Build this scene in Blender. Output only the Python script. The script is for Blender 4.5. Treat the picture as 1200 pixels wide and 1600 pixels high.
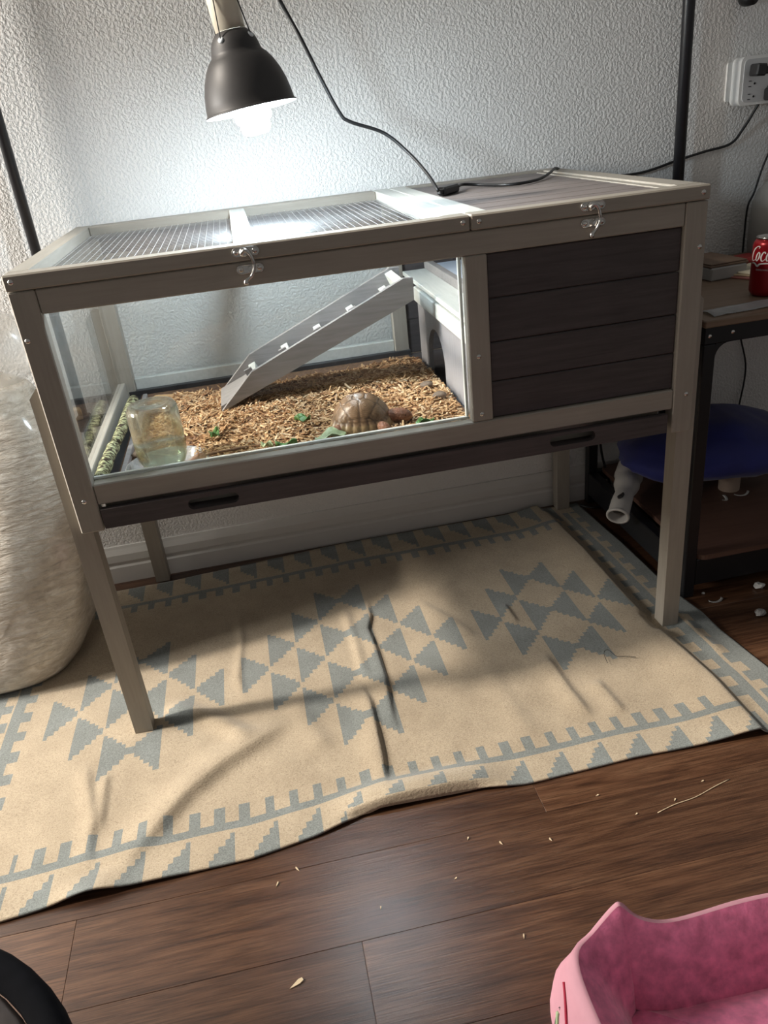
import bpy, bmesh, math, random
import numpy as np
from mathutils import Vector, Matrix, noise
from mathutils.geometry import tessellate_polygon

for o in list(bpy.data.objects):
    bpy.data.objects.remove(o)
random.seed(7)
rng = np.random.default_rng(11)
SC = bpy.context.scene
COL = SC.collection
PI = math.pi

# ------------------------------------------------------------------ camera
cam = bpy.data.cameras.new('camera')
cam.sensor_fit = 'VERTICAL'
cam.sensor_height = 36.0
cam.lens = 1228.11 * 36.0 / 1600.0
cam.clip_start = 0.02
cam_ob = bpy.data.objects.new('camera', cam)
COL.objects.link(cam_ob)
CAM_R = Matrix(((0.97746978, 0.17217789, -0.12209668),
                (-0.18567923, 0.4263156, -0.8853125),
                (-0.10037952, 0.88803704, 0.44868048)))
CAM_C = Vector((0.3572, -1.3036, 1.0864))
cam_ob.matrix_world = Matrix.Translation(CAM_C) @ CAM_R.to_4x4()
SC.camera = cam_ob

# ------------------------------------------------------------------ light
SC.view_settings.view_transform = 'Standard'
SC.view_settings.look = 'None'
SC.view_settings.gamma = 1.0
SC.view_settings.use_curve_mapping = False
SC.view_settings.exposure = 0.22
try:
    SC.cycles.use_denoising = True
    SC.cycles.transparent_max_bounces = 24
    SC.cycles.max_bounces = 10
except Exception:
    pass

world = bpy.data.worlds.new('room_ambience')
SC.world = world
world.use_nodes = True
world.node_tree.nodes['Background'].inputs[0].default_value = (0.95, 0.93, 0.90, 1)
world.node_tree.nodes['Background'].inputs[1].default_value = 0.155

def add_light(name, kind, loc, direction, energy, color, **kw):
    l = bpy.data.lights.new(name, kind)
    l.energy = energy
    l.color = color
    for k, v in kw.items():
        setattr(l, k, v)
    o = bpy.data.objects.new(name, l)
    o.location = loc
    o.rotation_euler = Vector(direction).to_track_quat('-Z', 'Y').to_euler()
    COL.objects.link(o)
    return o

SUN_E = math.radians(37)
SUN_A = math.radians(3.0)
add_light('sun', 'SUN', (-3, 0, 2.5),
          (math.cos(SUN_E) * math.cos(SUN_A), -math.cos(SUN_E) * math.sin(SUN_A), -math.sin(SUN_E)),
          3.6, (1.0, 0.905, 0.79), angle=math.radians(4.5))
add_light('window_daylight', 'AREA', (-1.97, 0.28, 1.20), (1.0, 0.0, 0.0), 76.0, (1.0, 0.955, 0.89),
          shape='RECTANGLE', size=0.72, size_y=0.7)

# ------------------------------------------------------------------ helpers
ORG = {}

def mat_new(name):
    m = bpy.data.materials.new(name)
    m.use_nodes = True
    nt = m.node_tree
    nt.nodes.clear()
    out = nt.nodes.new('ShaderNodeOutputMaterial')
    return m, nt, out

def bsdf(nt, out, color=(.5, .5, .5), rough=.5, metal=0.0, spec=.5, coat=0.0, sheen=0.0):
    b = nt.nodes.new('ShaderNodeBsdfPrincipled')
    b.inputs['Base Color'].default_value = (*color, 1)
    b.inputs['Roughness'].default_value = rough
    b.inputs['Metallic'].default_value = metal
    b.inputs['Specular IOR Level'].default_value = spec
    b.inputs['Coat Weight'].default_value = coat
    b.inputs['Sheen Weight'].default_value = sheen
    nt.links.new(b.outputs[0], out.inputs[0])
    return b

def coords(nt, scale=(1, 1, 1), kind='Object'):
    tc = nt.nodes.new('ShaderNodeTexCoord')
    mp = nt.nodes.new('ShaderNodeMapping')
    mp.inputs['Scale'].default_value = scale
    nt.links.new(tc.outputs[kind], mp.inputs[0])
    return mp.outputs[0]

def noise_tex(nt, vec, scale, detail=4, rough=.55, dist=0.0):
    n = nt.nodes.new('ShaderNodeTexNoise')
    n.inputs['Scale'].default_value = scale
    n.inputs['Detail'].default_value = detail
    n.inputs['Roughness'].default_value = rough
    n.inputs['Distortion'].default_value = dist
    if vec is not None:
        nt.links.new(vec, n.inputs['Vector'])
    return n

def ramp(nt, fac, stops):
    r = nt.nodes.new('ShaderNodeValToRGB')
    els = r.color_ramp.elements
    while len(els) < len(stops):
        els.new(0.5)
    for e, (p, c) in zip(els, stops):
        e.position = p
        e.color = (*c, 1)
    nt.links.new(fac, r.inputs[0])
    return r.outputs[0]

def bump(nt, b, height, strength=.3, dist=.01):
    n = nt.nodes.new('ShaderNodeBump')
    n.inputs['Strength'].default_value = strength
    n.inputs['Distance'].default_value = dist
    nt.links.new(height, n.inputs['Height'])
    nt.links.new(n.outputs[0], b.inputs['Normal'])
    return n

def simple(name, c, rough=.5, metal=0.0, spec=.5, var=.12, scale=30, coat=0.0, bmp=0.0, stretch=(1, 1, 1), sheen=0.0):
    """procedural material: a base colour with slight noise variation"""
    m, nt, out = mat_new(name)
    b = bsdf(nt, out, c, rough, metal, spec, coat, sheen)
    v = coords(nt, stretch)
    n = noise_tex(nt, v, scale, 5)
    lo = tuple(max(0, x * (1 - var)) for x in c)
    hi = tuple(min(1, x * (1 + var)) for x in c)
    nt.links.new(ramp(nt, n.outputs[0], [(.3, lo), (.7, hi)]), b.inputs['Base Color'])
    if bmp:
        bump(nt, b, n.outputs[0], bmp, .002)
    return m

def stained(name, lo, hi, axis=0, rough=.55, bmp=.15, scale=9):
    """painted / stained timber with grain along an axis"""
    m, nt, out = mat_new(name)
    b = bsdf(nt, out, hi, rough, spec=.35)
    s = [14, 14, 14]
    s[axis] = 0.9
    v = coords(nt, s)
    n = noise_tex(nt, v, scale, 6, .6, .4)
    n2 = noise_tex(nt, coords(nt, (3, 3, 3)), 2.0, 3)
    mix = nt.nodes.new('ShaderNodeMath')
    mix.operation = 'MULTIPLY_ADD'
    mix.inputs[1].default_value = .6
    nt.links.new(n.outputs[0], mix.inputs[0])
    m2 = nt.nodes.new('ShaderNodeMath')
    m2.operation = 'MULTIPLY'
    m2.inputs[1].default_value = .4
    nt.links.new(n2.outputs[0], m2.inputs[0])
    nt.links.new(m2.outputs[0], mix.inputs[2])
    nt.links.new(ramp(nt, mix.outputs[0], [(.3, lo), (.68, hi)]), b.inputs['Base Color'])
    bump(nt, b, n.outputs[0], bmp, .002)
    return m

def pane_material(name, tint=(.988, .995, .992), ior=1.45, rough=.0, haze=0.0):
    m, nt, out = mat_new(name)
    t = nt.nodes.new('ShaderNodeBsdfTransparent')
    t.inputs[0].default_value = (*tint, 1)
    g = nt.nodes.new('ShaderNodeBsdfGlossy')
    g.inputs['Roughness'].default_value = rough
    # reflectance of a thin sheet (Schlick), the same from either side
    geo = nt.nodes.new('ShaderNodeNewGeometry')
    dot = nt.nodes.new('ShaderNodeVectorMath')
    dot.operation = 'DOT_PRODUCT'
    nt.links.new(geo.outputs['Normal'], dot.inputs[0])
    nt.links.new(geo.outputs['Incoming'], dot.inputs[1])
    def mth(op, a, b_=None, clamp=False):
        q = nt.nodes.new('ShaderNodeMath')
        q.operation = op
        q.use_clamp = clamp
        for i_, x_ in enumerate((a, b_)):
            if x_ is None: continue
            if hasattr(x_, 'is_linked'): nt.links.new(x_, q.inputs[i_])
            else: q.inputs[i_].default_value = x_
        return q.outputs[0]
    r0 = ((ior - 1) / (ior + 1)) ** 2
    c_ = mth('ABSOLUTE', dot.outputs['Value'])
    pw5 = mth('POWER', mth('SUBTRACT', 1.0, c_, True), 5.0)
    refl = mth('ADD', mth('MULTIPLY', pw5, 1 - r0), r0, True)
    mx = nt.nodes.new('ShaderNodeMixShader')
    nt.links.new(refl, mx.inputs[0])
    nt.links.new(t.outputs[0], mx.inputs[1])
    nt.links.new(g.outputs[0], mx.inputs[2])
    last = mx.outputs[0]
    if haze:
        d = nt.nodes.new('ShaderNodeBsdfDiffuse')
        d.inputs[0].default_value = (.85, .87, .9, 1)
        n = noise_tex(nt, coords(nt), 6, 6)
        mm = nt.nodes.new('ShaderNodeMath')
        mm.operation = 'MULTIPLY'
        mm.inputs[1].default_value = haze
        nt.links.new(n.outputs[0], mm.inputs[0])
        mx2 = nt.nodes.new('ShaderNodeMixShader')
        nt.links.new(mm.outputs[0], mx2.inputs[0])
        nt.links.new(last, mx2.inputs[1])
        nt.links.new(d.outputs[0], mx2.inputs[2])
        last = mx2.outputs[0]
    nt.links.new(last, out.inputs[0])
    return m

# ---- geometry primitives return (verts, faces)
def vf_box(x0, x1, y0, y1, z0, z1, bev=0.0):
    if bev <= 0:
        v = [(x, y, z) for x in (x0, x1) for y in (y0, y1) for z in (z0, z1)]
        f = [(0, 1, 3, 2), (4, 6, 7, 5), (0, 4, 5, 1), (2, 3, 7, 6), (0, 2, 6, 4), (1, 5, 7, 3)]
        return v, f
    bm = bmesh.new()
    bmesh.ops.create_cube(bm, size=1)
    for v in bm.verts:
        v.co = Vector(((x0 + x1) / 2 + v.co.x * (x1 - x0), (y0 + y1) / 2 + v.co.y * (y1 - y0), (z0 + z1) / 2 + v.co.z * (z1 - z0)))
    b = min(bev, .45 * min(x1 - x0, y1 - y0, z1 - z0))
    bmesh.ops.bevel(bm, geom=list(bm.edges), offset=b, segments=1, affect='EDGES')
    bm.verts.index_update()
    v = [tuple(x.co) for x in bm.verts]
    f = [tuple(x.index for x in fc.verts) for fc in bm.faces]
    bm.free()
    return v, f

def vf_tube(pts, rad, seg=8, cap=True):
    pts = [Vector(p) for p in pts]
    n = len(pts)
    if not hasattr(rad, '__len__'):
        rad = [rad] * n
    V, F = [], []
    t0 = (pts[1] - pts[0]).normalized()
    up = Vector((0, 0, 1)) if abs(t0.z) < .9 else Vector((1, 0, 0))
    u = t0.cross(up).normalized()
    prev = t0
    for i, p in enumerate(pts):
        if i == 0: t = (pts[1] - pts[0])
        elif i == n - 1: t = (pts[-1] - pts[-2])
        else: t = (pts[i + 1] - pts[i - 1])
        t.normalize()
        u = (prev.rotation_difference(t) @ u)
        u = (u - t * u.dot(t)).normalized()
        w = t.cross(u)
        prev = t
        for k in range(seg):
            a = 2 * PI * k / seg
            V.append(tuple(p + (u * math.cos(a) + w * math.sin(a)) * rad[i]))
    for i in range(n - 1):
        for k in range(seg):
            a, b = i * seg + k, i * seg + (k + 1) % seg
            F.append((a, b, b + seg, a + seg))
    if cap:
        F.append(tuple(reversed(range(seg))))
        F.append(tuple(range((n - 1) * seg, n * seg)))
    return V, F

def vf_lathe(prof, seg=32, mtx=None, loop=False):
    V, F = [], []
    for r, z in prof:
        for k in range(seg):
            a = 2 * PI * k / seg
            p = Vector((r * math.cos(a), r * math.sin(a), z))
            V.append(tuple(mtx @ p) if mtx else tuple(p))
    n = len(prof)
    rng_ = range(n) if loop else range(n - 1)
    for i in rng_:
        j = (i + 1) % n
        for k in range(seg):
            k2 = (k + 1) % seg
            F.append((i * seg + k, i * seg + k2, j * seg + k2, j * seg + k))
    if not loop:
        if prof[0][0] > 1e-5: F.append(tuple(reversed(range(seg))))
        if prof[-1][0] > 1e-5: F.append(tuple(range((n - 1) * seg, n * seg)))
    return V, F

def vf_prism(outer, holes, plane, d0, d1):
    """2D polygon with holes extruded between d0 and d1 along the plane's normal"""
    loops = [outer] + list(holes)
    tess = tessellate_polygon([[Vector((a, b, 0)) for a, b in l] for l in loops])
    flat = [p for l in loops for p in l]
    def put(a, b, d):
        return {'xz': (a, d, b), 'yz': (d, a, b), 'xy': (a, b, d)}[plane]
    N = len(flat)
    V = [put(a, b, d0) for a, b in flat] + [put(a, b, d1) for a, b in flat]
    F = [tuple(t) for t in tess] + [tuple(i + N for i in reversed(t)) for t in tess]
    k = 0
    for l in loops:
        m = len(l)
        for i in range(m):
            a, b = k + i, k + (i + 1) % m
            F.append((a, b, b + N, a + N))
        k += m
    return V, F

def vf_join(*parts):
    V, F = [], []
    for v, f in parts:
        o = len(V)
        V += list(v)
        F += [tuple(i + o for i in x) for x in f]
    return V, F

def vf_xf(vf, m):
    return [tuple(m @ Vector(v)) for v in vf[0]], vf[1]

def smooth_path(pts, n=8):
    P = [Vector(p) for p in pts]
    P = [P[0] * 2 - P[1]] + P + [P[-1] * 2 - P[-2]]
    out = []
    for i in range(1, len(P) - 2):
        for k in range(n):
            t = k / n
            a, b, c, d = P[i - 1], P[i], P[i + 1], P[i + 2]
            out.append(.5 * ((2 * b) + (c - a) * t + (2 * a - 5 * b + 4 * c - d) * t * t + (3 * b - a - 3 * c + d) * t ** 3))
    out.append(P[-2])
    return out

def mesh_from(name, vf, mats, smooth=False, fix=True):
    me = bpy.data.meshes.new(name)
    me.from_pydata([tuple(v) for v in vf[0]], [], vf[1])
    for m in (mats if isinstance(mats, (list, tuple)) else [mats]):
        me.materials.append(m)
    if fix:
        bm = bmesh.new()
        bm.from_mesh(me)
        bmesh.ops.recalc_face_normals(bm, faces=bm.faces)
        bm.to_mesh(me)
        bm.free()
    if smooth:
        me.polygons.foreach_set('use_smooth', [True] * len(me.polygons))
    me.update()
    return me

def tag(o, label=None, cat=None, group=None, kind=None):
    if label: o['label'] = label
    if cat: o['category'] = cat
    if group: o['group'] = group
    if kind: o['kind'] = kind
    return o

def thing(name, label, cat, loc=(0, 0, 0), group=None, kind=None):
    o = bpy.data.objects.new(name, None)
    o.empty_display_size = .05
    o.location = loc
    COL.objects.link(o)
    ORG[o.name] = Vector(loc)
    return tag(o, label, cat, group, kind)

def part(name, vf, mat, parent, smooth=False, label=None, kind=None, fix=True):
    org = ORG[parent.name]
    v = [(a - org.x, b - org.y, c - org.z) for a, b, c in vf[0]]
    o = bpy.data.objects.new(name, mesh_from(name, (v, vf[1]), mat, smooth, fix))
    COL.objects.link(o)
    o.parent = parent
    ORG[o.name] = org
    return tag(o, label, None, None, kind)

def solo(name, vf, mat, label, cat, loc, group=None, smooth=False, kind=None, fix=True):
    L = Vector(loc)
    v = [(a - L.x, b - L.y, c - L.z) for a, b, c in vf[0]]
    o = bpy.data.objects.new(name, mesh_from(name, (v, vf[1]), mat, smooth, fix))
    o.location = L
    COL.objects.link(o)
    ORG[o.name] = L
    return tag(o, label, cat, group, kind)

def auto_smooth(o, ang=35):
    me = o.data
    me.polygons.foreach_set('use_smooth', [True] * len(me.polygons))
    try:
        me.set_sharp_from_angle(angle=math.radians(ang))
    except Exception:
        pass
    return o

# ------------------------------------------------------------------ materials
BEIGE_X = stained('beige paint, grain across', (.305, .274, .230), (.385, .350, .298), 0, bmp=.10)
BEIGE_LIT_Y = stained('beige paint, grain deep', (.345, .317, .270), (.440, .410, .357), 1, bmp=.10)  # same beige kept lighter: brightness of the lit lid tops is in the colour
BEIGE_Z = stained('beige paint, grain upright', (.305, .274, .230), (.385, .350, .298), 2, bmp=.10)
DARK_X = stained('dark grey brown stain', (.052, .043, .043), (.098, .083, .082), 0, bmp=.18)
GREY_X = stained('weathered grey stain', (.20, .185, .18), (.33, .31, .30), 0, bmp=.25)
GREY_Z = stained('grey stain upright', (.25, .24, .25), (.33, .32, .33), 2, bmp=.10)
PALE_Y = stained('pale washed timber', (.52, .53, .49), (.68, .69, .65), 1, bmp=.12)
GLASS = pane_material('clear pane', haze=.005)
GLASS_S = pane_material('side pane', ior=1.5, haze=.015)
JAR_G = pane_material('jar glass', (.93, .95, .93), 1.7, .03, haze=.10)
WATER = pane_material('water', (.86, .90, .84), 1.33, .0)
STEEL = simple('bright steel', (.62, .60, .57), .22, 1.0, scale=60)
ZINC = simple('zinc wire', (.78, .79, .80), .35, .85, scale=60)
BLACK_P = simple('black plastic', (.012, .012, .013), .38, scale=40)
BLACK_M = simple('black powder coat', (.010, .010, .012), .32, scale=60)
SHADE_M = simple('matt charcoal enamel', (.035, .033, .033), .48, scale=80, var=.06)
WHITE_E = simple('white enamel', (.85, .87, .88), .35, var=.03)
SOCKET = simple('cream socket', (.60, .54, .43), .5, var=.05)
WHITE_P = simple('white plastic', (.74, .735, .71), .35, var=.03)
RUBBER = simple('black cord rubber', (.010, .010, .011), .45)
LINER = simple('black tray liner', (.020, .021, .024), .42, scale=25, var=.4)

m, nt, out = mat_new('painted wall, orange peel')
b = bsdf(nt, out, (.78, .765, .74), .62, spec=.3)
v = coords(nt)
n1 = noise_tex(nt, v, 150, 2, .5)
n2 = noise_tex(nt, v, 300, 2, .5)
n3 = noise_tex(nt, v, 2.2, 4)
nt.links.new(ramp(nt, n3.outputs[0], [(.3, (.765, .75, .725)), (.7, (.80, .785, .76))]), b.inputs['Base Color'])
ad = nt.nodes.new('ShaderNodeMath')
ad.operation = 'MULTIPLY_ADD'
ad.inputs[1].default_value = .25
nt.links.new(n2.outputs[0], ad.inputs[0])
rr = nt.nodes.new('ShaderNodeMapRange')
rr.interpolation_type = 'SMOOTHSTEP'
rr.inputs[1].default_value = .36
rr.inputs[2].default_value = .66
nt.links.new(n1.outputs[0], rr.inputs[0])
nt.links.new(rr.outputs[0], ad.inputs[2])
bump(nt, b, ad.outputs[0], .5, .0025)
WALL = m

BASEB = simple('white baseboard paint', (.66, .645, .61), .45, var=.04, scale=8)

def floor_mat():
    m, nt, out = mat_new('dark walnut vinyl plank')
    b = bsdf(nt, out, (.08, .04, .02), .36, spec=.8)
    oi = nt.nodes.new('ShaderNodeObjectInfo')
    tc = nt.nodes.new('ShaderNodeTexCoord')
    off = nt.nodes.new('ShaderNodeVectorMath')
    off.operation = 'MULTIPLY_ADD'
    nt.links.new(oi.outputs['Random'], off.inputs[0])
    off.inputs[1].default_value = (37, 91, 53)
    nt.links.new(tc.outputs['Object'], off.inputs[2])
    mp = nt.nodes.new('ShaderNodeMapping')
    mp.inputs['Scale'].default_value = (1.3, 15, 1)
    nt.links.new(off.outputs[0], mp.inputs[0])
    n = noise_tex(nt, mp.outputs[0], 3.2, 9, .62, .9)
    mp2 = nt.nodes.new('ShaderNodeMapping')
    mp2.inputs['Scale'].default_value = (5, 150, 1)
    nt.links.new(off.outputs[0], mp2.inputs[0])
    nf = noise_tex(nt, mp2.outputs[0], 3, 4, .6)
    c1 = ramp(nt, n.outputs[0], [(.25, (.034, .0150, .0080)), (.45, (.078, .036, .0185)), (.62, (.115, .058, .031)), (.8, (.160, .090, .051))])
    mx = nt.nodes.new('ShaderNodeMix')
    mx.data_type = 'RGBA'
    mx.blend_type = 'MULTIPLY'
    mx.inputs[0].default_value = .75
    nt.links.new(c1, mx.inputs[6])
    nt.links.new(ramp(nt, nf.outputs[0], [(.36, (.42, .38, .36)), (.58, (1.2, 1.2, 1.2))]), mx.inputs[7])
    mx2 = nt.nodes.new('ShaderNodeMix')
    mx2.data_type = 'RGBA'
    mx2.blend_type = 'MULTIPLY'
    mx2.inputs[0].default_value = 1
    nt.links.new(mx.outputs[2], mx2.inputs[6])
    nt.links.new(ramp(nt, oi.outputs['Random'], [(0, (.82, .80, .80)), (1, (1.15, 1.12, 1.1))]), mx2.inputs[7])
    nt.links.new(mx2.outputs[2], b.inputs['Base Color'])
    r2 = noise_tex(nt, coords(nt), 9, 5)
    rm = nt.nodes.new('ShaderNodeMapRange')
    rm.inputs[3].default_value = .24
    rm.inputs[4].default_value = .40
    nt.links.new(r2.outputs[0], rm.inputs[0])
    nt.links.new(rm.outputs[0], b.inputs['Roughness'])
    bump(nt, b, nf.outputs[0], .22, .0015)
    return m
FLOOR = floor_mat()

# ------------------------------------------------------------------ the room
WY = 0.705
wall = solo('wall_back', vf_box(-2.1, 3.2, WY, WY + .1, -.02, 3.6), WALL, 'white painted orange peel textured wall behind the hutch', 'wall', (0.6, WY, 0), kind='structure')
wl = [(-2.2, -.02), (WY, -.02), (WY, 3.6), (-2.2, 3.6)]
hole = [(-.52, .85), (-.52, 3.40), (.66, 3.40), (.66, .85)]
solo('wall_left', vf_prism(wl, [hole], 'yz', -2.10, -2.0), WALL, 'white painted side wall with the daylight window', 'wall', (-2.05, -.7, 0), kind='structure')
win = thing('window_1', 'white framed window in the side wall', 'window', (-2.05, .07, .85), kind='structure')
for (a0, a1, b0, b1) in ((-.519, -.48, .851, 3.399), (.62, .659, .851, 3.399), (-.4795, .6195, .851, .89), (-.4795, .6195, 3.36, 3.399)):
    part('window_frame', vf_box(-2.09, -2.03, a0, a1, b0, b1, .002), simple('window paint', (.72, .71, .68), .4), win)
prof = [(WY, 0), (WY - .014, 0), (WY - .014, .047), (WY - .011, .053), (WY - .011, .057), (WY - .013, .064), (WY - .012, .084), (WY - .006, .100), (WY - .004, .108), (WY, .108)]
solo('baseboard_back', vf_prism(prof, [], 'yz', -1.999, 3.2), BASEB, 'white moulded baseboard along the foot of the wall', 'baseboard', (0.6, WY, 0), kind='structure')
floor = solo('floor', vf_box(-2.0, 3.2, -2.2, WY, -.03, -.004), simple('subfloor', (.012, .008, .006), .8), 'dark walnut wood plank floor', 'floor', (0.6, 0, 0), kind='structure')
pw, plen = .152, 1.22
plank_me = None
row = 0
y = -1.6
while y < WY - .001:
    y1 = min(y + pw, WY)
    full = abs(y1 - y - pw) < 1e-6
    off = (row * .437) % plen
    x = -1.9 - off
    while x < 3.2:
        if full and plank_me is not None:
            o = bpy.data.objects.new('plank', plank_me)
        else:
            g = .0002
            me = mesh_from('plank', vf_box(g, plen - g, g, (y1 - y) - g, -.006, 0, .0004), FLOOR)
            if full: plank_me = me
            o = bpy.data.objects.new('plank', me)
        o.parent = floor
        o.location = Vector((x, y, 0)) - ORG['floor']
        COL.objects.link(o)
        x += plen
    y += pw
    row += 1

# ------------------------------------------------------------------ rug
def wool(name, lo, hi, fleck):
    m, nt, out = mat_new(name)
    b = bsdf(nt, out, hi, .95, spec=.1, sheen=.25)
    v = coords(nt)
    n = noise_tex(nt, v, 420, 3, .7)
    n2 = noise_tex(nt, v, 14, 4)
    c = ramp(nt, n.outputs[0], [(.27, fleck), (.40, lo), (.62, hi)])
    mx = nt.nodes.new('ShaderNodeMix')
    mx.data_type = 'RGBA'
    mx.blend_type = 'MULTIPLY'
    mx.inputs[0].default_value = 1
    nt.links.new(c, mx.inputs[6])
    nt.links.new(ramp(nt, n2.outputs[0], [(.3, (.88, .87, .85)), (.7, (1.05, 1.05, 1.04))]), mx.inputs[7])
    nt.links.new(mx.outputs[2], b.inputs['Base Color'])
    wv = noise_tex(nt, coords(nt, (140, 460, 1)), 1.0, 3, .6)
    bump(nt, b, wv.outputs[0], .55, .0025)
    return m
CREAM = wool('cream wool', (.385, .312, .224), (.485, .402, .294), (.17, .135, .10))
BLUEG = wool('grey blue wool', (.170, .186, .180), (.25, .272, .264), (.11, .12, .12))

def seg_field(X, Y, pts):
    """distance to a polyline, side sign (+ = right of travel) and position along it 0..1"""
    best = np.full(X.shape, 9.0)
    side = np.zeros(X.shape)
    along = np.zeros(X.shape)
    P = np.array(pts, float)
    L = np.hypot(*(P[1:] - P[:-1]).T)
    T = L.sum()
    acc = 0
    for a, b2, l in zip(P[:-1], P[1:], L):
        d = (b2 - a) / l
        t = np.clip((X - a[0]) * d[0] + (Y - a[1]) * d[1], 0, l)
        dx, dy = X - (a[0] + t * d[0]), Y - (a[1] + t * d[1])
        dist = np.hypot(dx, dy)
        s = dx * d[1] - dy * d[0]
        u = dist < best
        best = np.where(u, dist, best)
        side = np.where(u, np.sign(s), side)
        along = np.where(u, (acc + t) / T, along)
        acc += l
    return best, side, along

def build_rug():
    x0, x1, y0, y1 = -.365, 1.262, -.338, .668
    cs = .004
    nx, ny = int(round((x1 - x0) / cs)), int(round((y1 - y0) / cs))
    xs = np.linspace(x0, x1, nx + 1)
    ys = np.linspace(y0, y1, ny + 1)
    X, Y = np.meshgrid(xs, ys)
    # ---- pattern on cell centres
    XC, YC = np.meshgrid((xs[1:] + xs[:-1]) / 2, (ys[1:] + ys[:-1]) / 2)
    U, V = XC - .45, YC - .15
    aU, aV = np.abs(U), np.abs(V)
    blue = np.zeros(XC.shape, bool)
    blue |= (np.abs(aV - .411) < .0085) & (aU < .695)
    tooth = ((XC - .1931 + .0085) % .0446) < .0175
    blue |= (aV > .370) & (aV < .411) & tooth & (aU < .66)
    # stepped triangles along the long edges
    ph = (XC - .1756 + .0758 * 40) % .0758
    w = .0758 - ph                      # distance left of the upright side
    hgt = np.clip((aV - .428) / .062, 0, 1)
    blue |= (w < np.ceil(hgt * 5) / 5 * .046) & (aV > .428) & (aU < .74)
    # short side borders
    blue |= (np.abs(aU - .738) < .0115) & (aV < .472)
    blue |= (aU > .706) & (aU < .738) & (((V + .31 + 1) % .062) < .030) & (aV < .40)
    blue |= (aU > .775)
    blue |= (aU > .757) & (((V + .335 + 1) % .062) < .031) & (aV < .47)
    # medallions of stepped triangles
    def medallion(cx, cy, size):
        m_ = np.zeros(XC.shape, bool)
        for j in range(size):
            for i in range(size - j):
                ax = .0635 * i
                ay = cy - .150 * j - .0745 * i
                for s in (-1, 1):
                    q = s * (XC - cx) - ax          # distance outward from apex
                    k = np.ceil(np.clip(q / .0605, 0, 1) * 6) / 6
                    dy = YC - ay
                    m_ |= (q > 0) & (q < .0605) & (dy < .058 * k) & (dy > -.070 * k)
        return m_
    blue |= medallion(.450, .384, 4)
    blue |= medallion(.936, .325, 3)
    blue |= medallion(-.030, .285, 3)
    # ---- relief
    Z = np.full(X.shape, .0)
    def ridge(pts, H, wl, wr, taper=.25):
        nonlocal Z
        d, s, t = seg_field(X, Y, pts)
        w_ = np.where(s > 0, wr, wl)
        k = np.clip(np.minimum(t, 1 - t) / taper, 0, 1) if taper else 1
        k = k * k * (3 - 2 * k) if taper else 1
        Z = Z + H * np.exp(-(d / w_) ** 2) * k
    # sharp creases down the middle (travel towards the viewer: left of travel is +x)
    ridge([(.52, .39), (.513, .283), (.498, .233), (.503, .153), (.504, .045), (.496, -.078), (.496, -.15)], .0075, .0055, .030, .25)
    ridge([(.446, .06), (.459, -.027), (.458, -.106), (.455, -.194), (.446, -.31)], .0085, .006, .032, .3)
    ridge([(.455, .36), (.463, .203), (.463, .104), (.474, .03)], .005, .012, .012, .25)
    ridge([(.32, -.01), (.221, -.07), (.151, -.112), (.086, -.168), (.037, -.23), (.002, -.27), (-.035, -.345)], .013, .020, .045, .3)
    ridge([(.016, .082), (.063, .082), (.131, .03), (.22, -.07)], .010, .022, .022, .2)
    ridge([(.196, .45), (.202, .292), (.190, .146), (.206, .05)], .0035, .008, .012)
    ridge([(.853, .03), (.859, -.112), (.868, -.22)], .006, .010, .030)
    ridge([(.92, -.09), (.931, -.22)], .005, .010, .025)
    ridge([(.72, .05), (.735, -.15), (.74, -.26)], .0025, .02, .03)
    ridge([(-.118, -.02), (-.081, -.182), (-.074, -.30)], .005, .010, .020)
    ridge([(-.07, -.06), (-.064, -.22)], .004, .008, .015)
    ridge([(.30, .05), (.33, -.06), (.36, -.15)], .004, .02, .03)
    ridge([(.63, .33), (.70, .20), (.74, .10)], .003, .012, .03)
    ridge([(.835, .24), (.84, .14)], .004, .006, .02)
    # wide swell that drops away just inside the right border
    d, s, t = seg_field(X, Y, [(1.120, .72), (1.128, .392), (1.124, .168), (1.122, .06), (1.131, -.075), (1.136, -.187), (1.135, -.36)])
    Z += np.where(s > 0, .014 * np.exp(-(d / .075) ** 2), .014 * np.exp(-(d / .012) ** 2))
    ridge([(1.205, .10), (1.200, -.03), (1.215, -.12)], .008, .018, .018)
    # gentle unevenness of the cloth
    nz = np.array([noise.noise(Vector((float(a) * 9, float(b_) * 6, .3))) + .5 * noise.noise(Vector((float(a) * 22, float(b_) * 17, 3.1)))
                   for a, b_ in zip(X[::4, ::4].ravel(), Y[::4, ::4].ravel())]).reshape(X[::4, ::4].shape)
    # bilinear upsample
    gy = np.arange(X.shape[0]) / 4
    gx = np.arange(X.shape[1]) / 4
    iy = np.minimum(gy.astype(int), nz.shape[0] - 2)
    ix = np.minimum(gx.astype(int), nz.shape[1] - 2)
    fy = np.clip(gy - iy, 0, 1)[:, None]
    fx = np.clip(gx - ix, 0, 1)[None, :]
    A = nz[iy][:, ix] * (1 - fy) * (1 - fx) + nz[iy + 1][:, ix] * fy * (1 - fx) + nz[iy][:, ix + 1] * (1 - fy) * fx + nz[iy + 1][:, ix + 1] * fy * fx
    Z += .0016 * A + .0016
    # pressed flat under the legs and the bag
    for lx, ly in ((-.006, .048), (1.156, .048), (-.006, .664), (1.156, .664)):
        d = np.hypot(np.maximum(np.abs(X - lx) - .022, 0), np.maximum(np.abs(Y - ly) - .022, 0))
        k = 1 - np.exp(-(d / .014) ** 2)
        Z = Z * k + .001 * (1 - k)
    k = np.clip(np.maximum(X + .17, .22 - Y) / .03, 0, 1)
    Z = Z * k + .001 * (1 - k)
    Z = np.maximum(Z, .0006)
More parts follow.
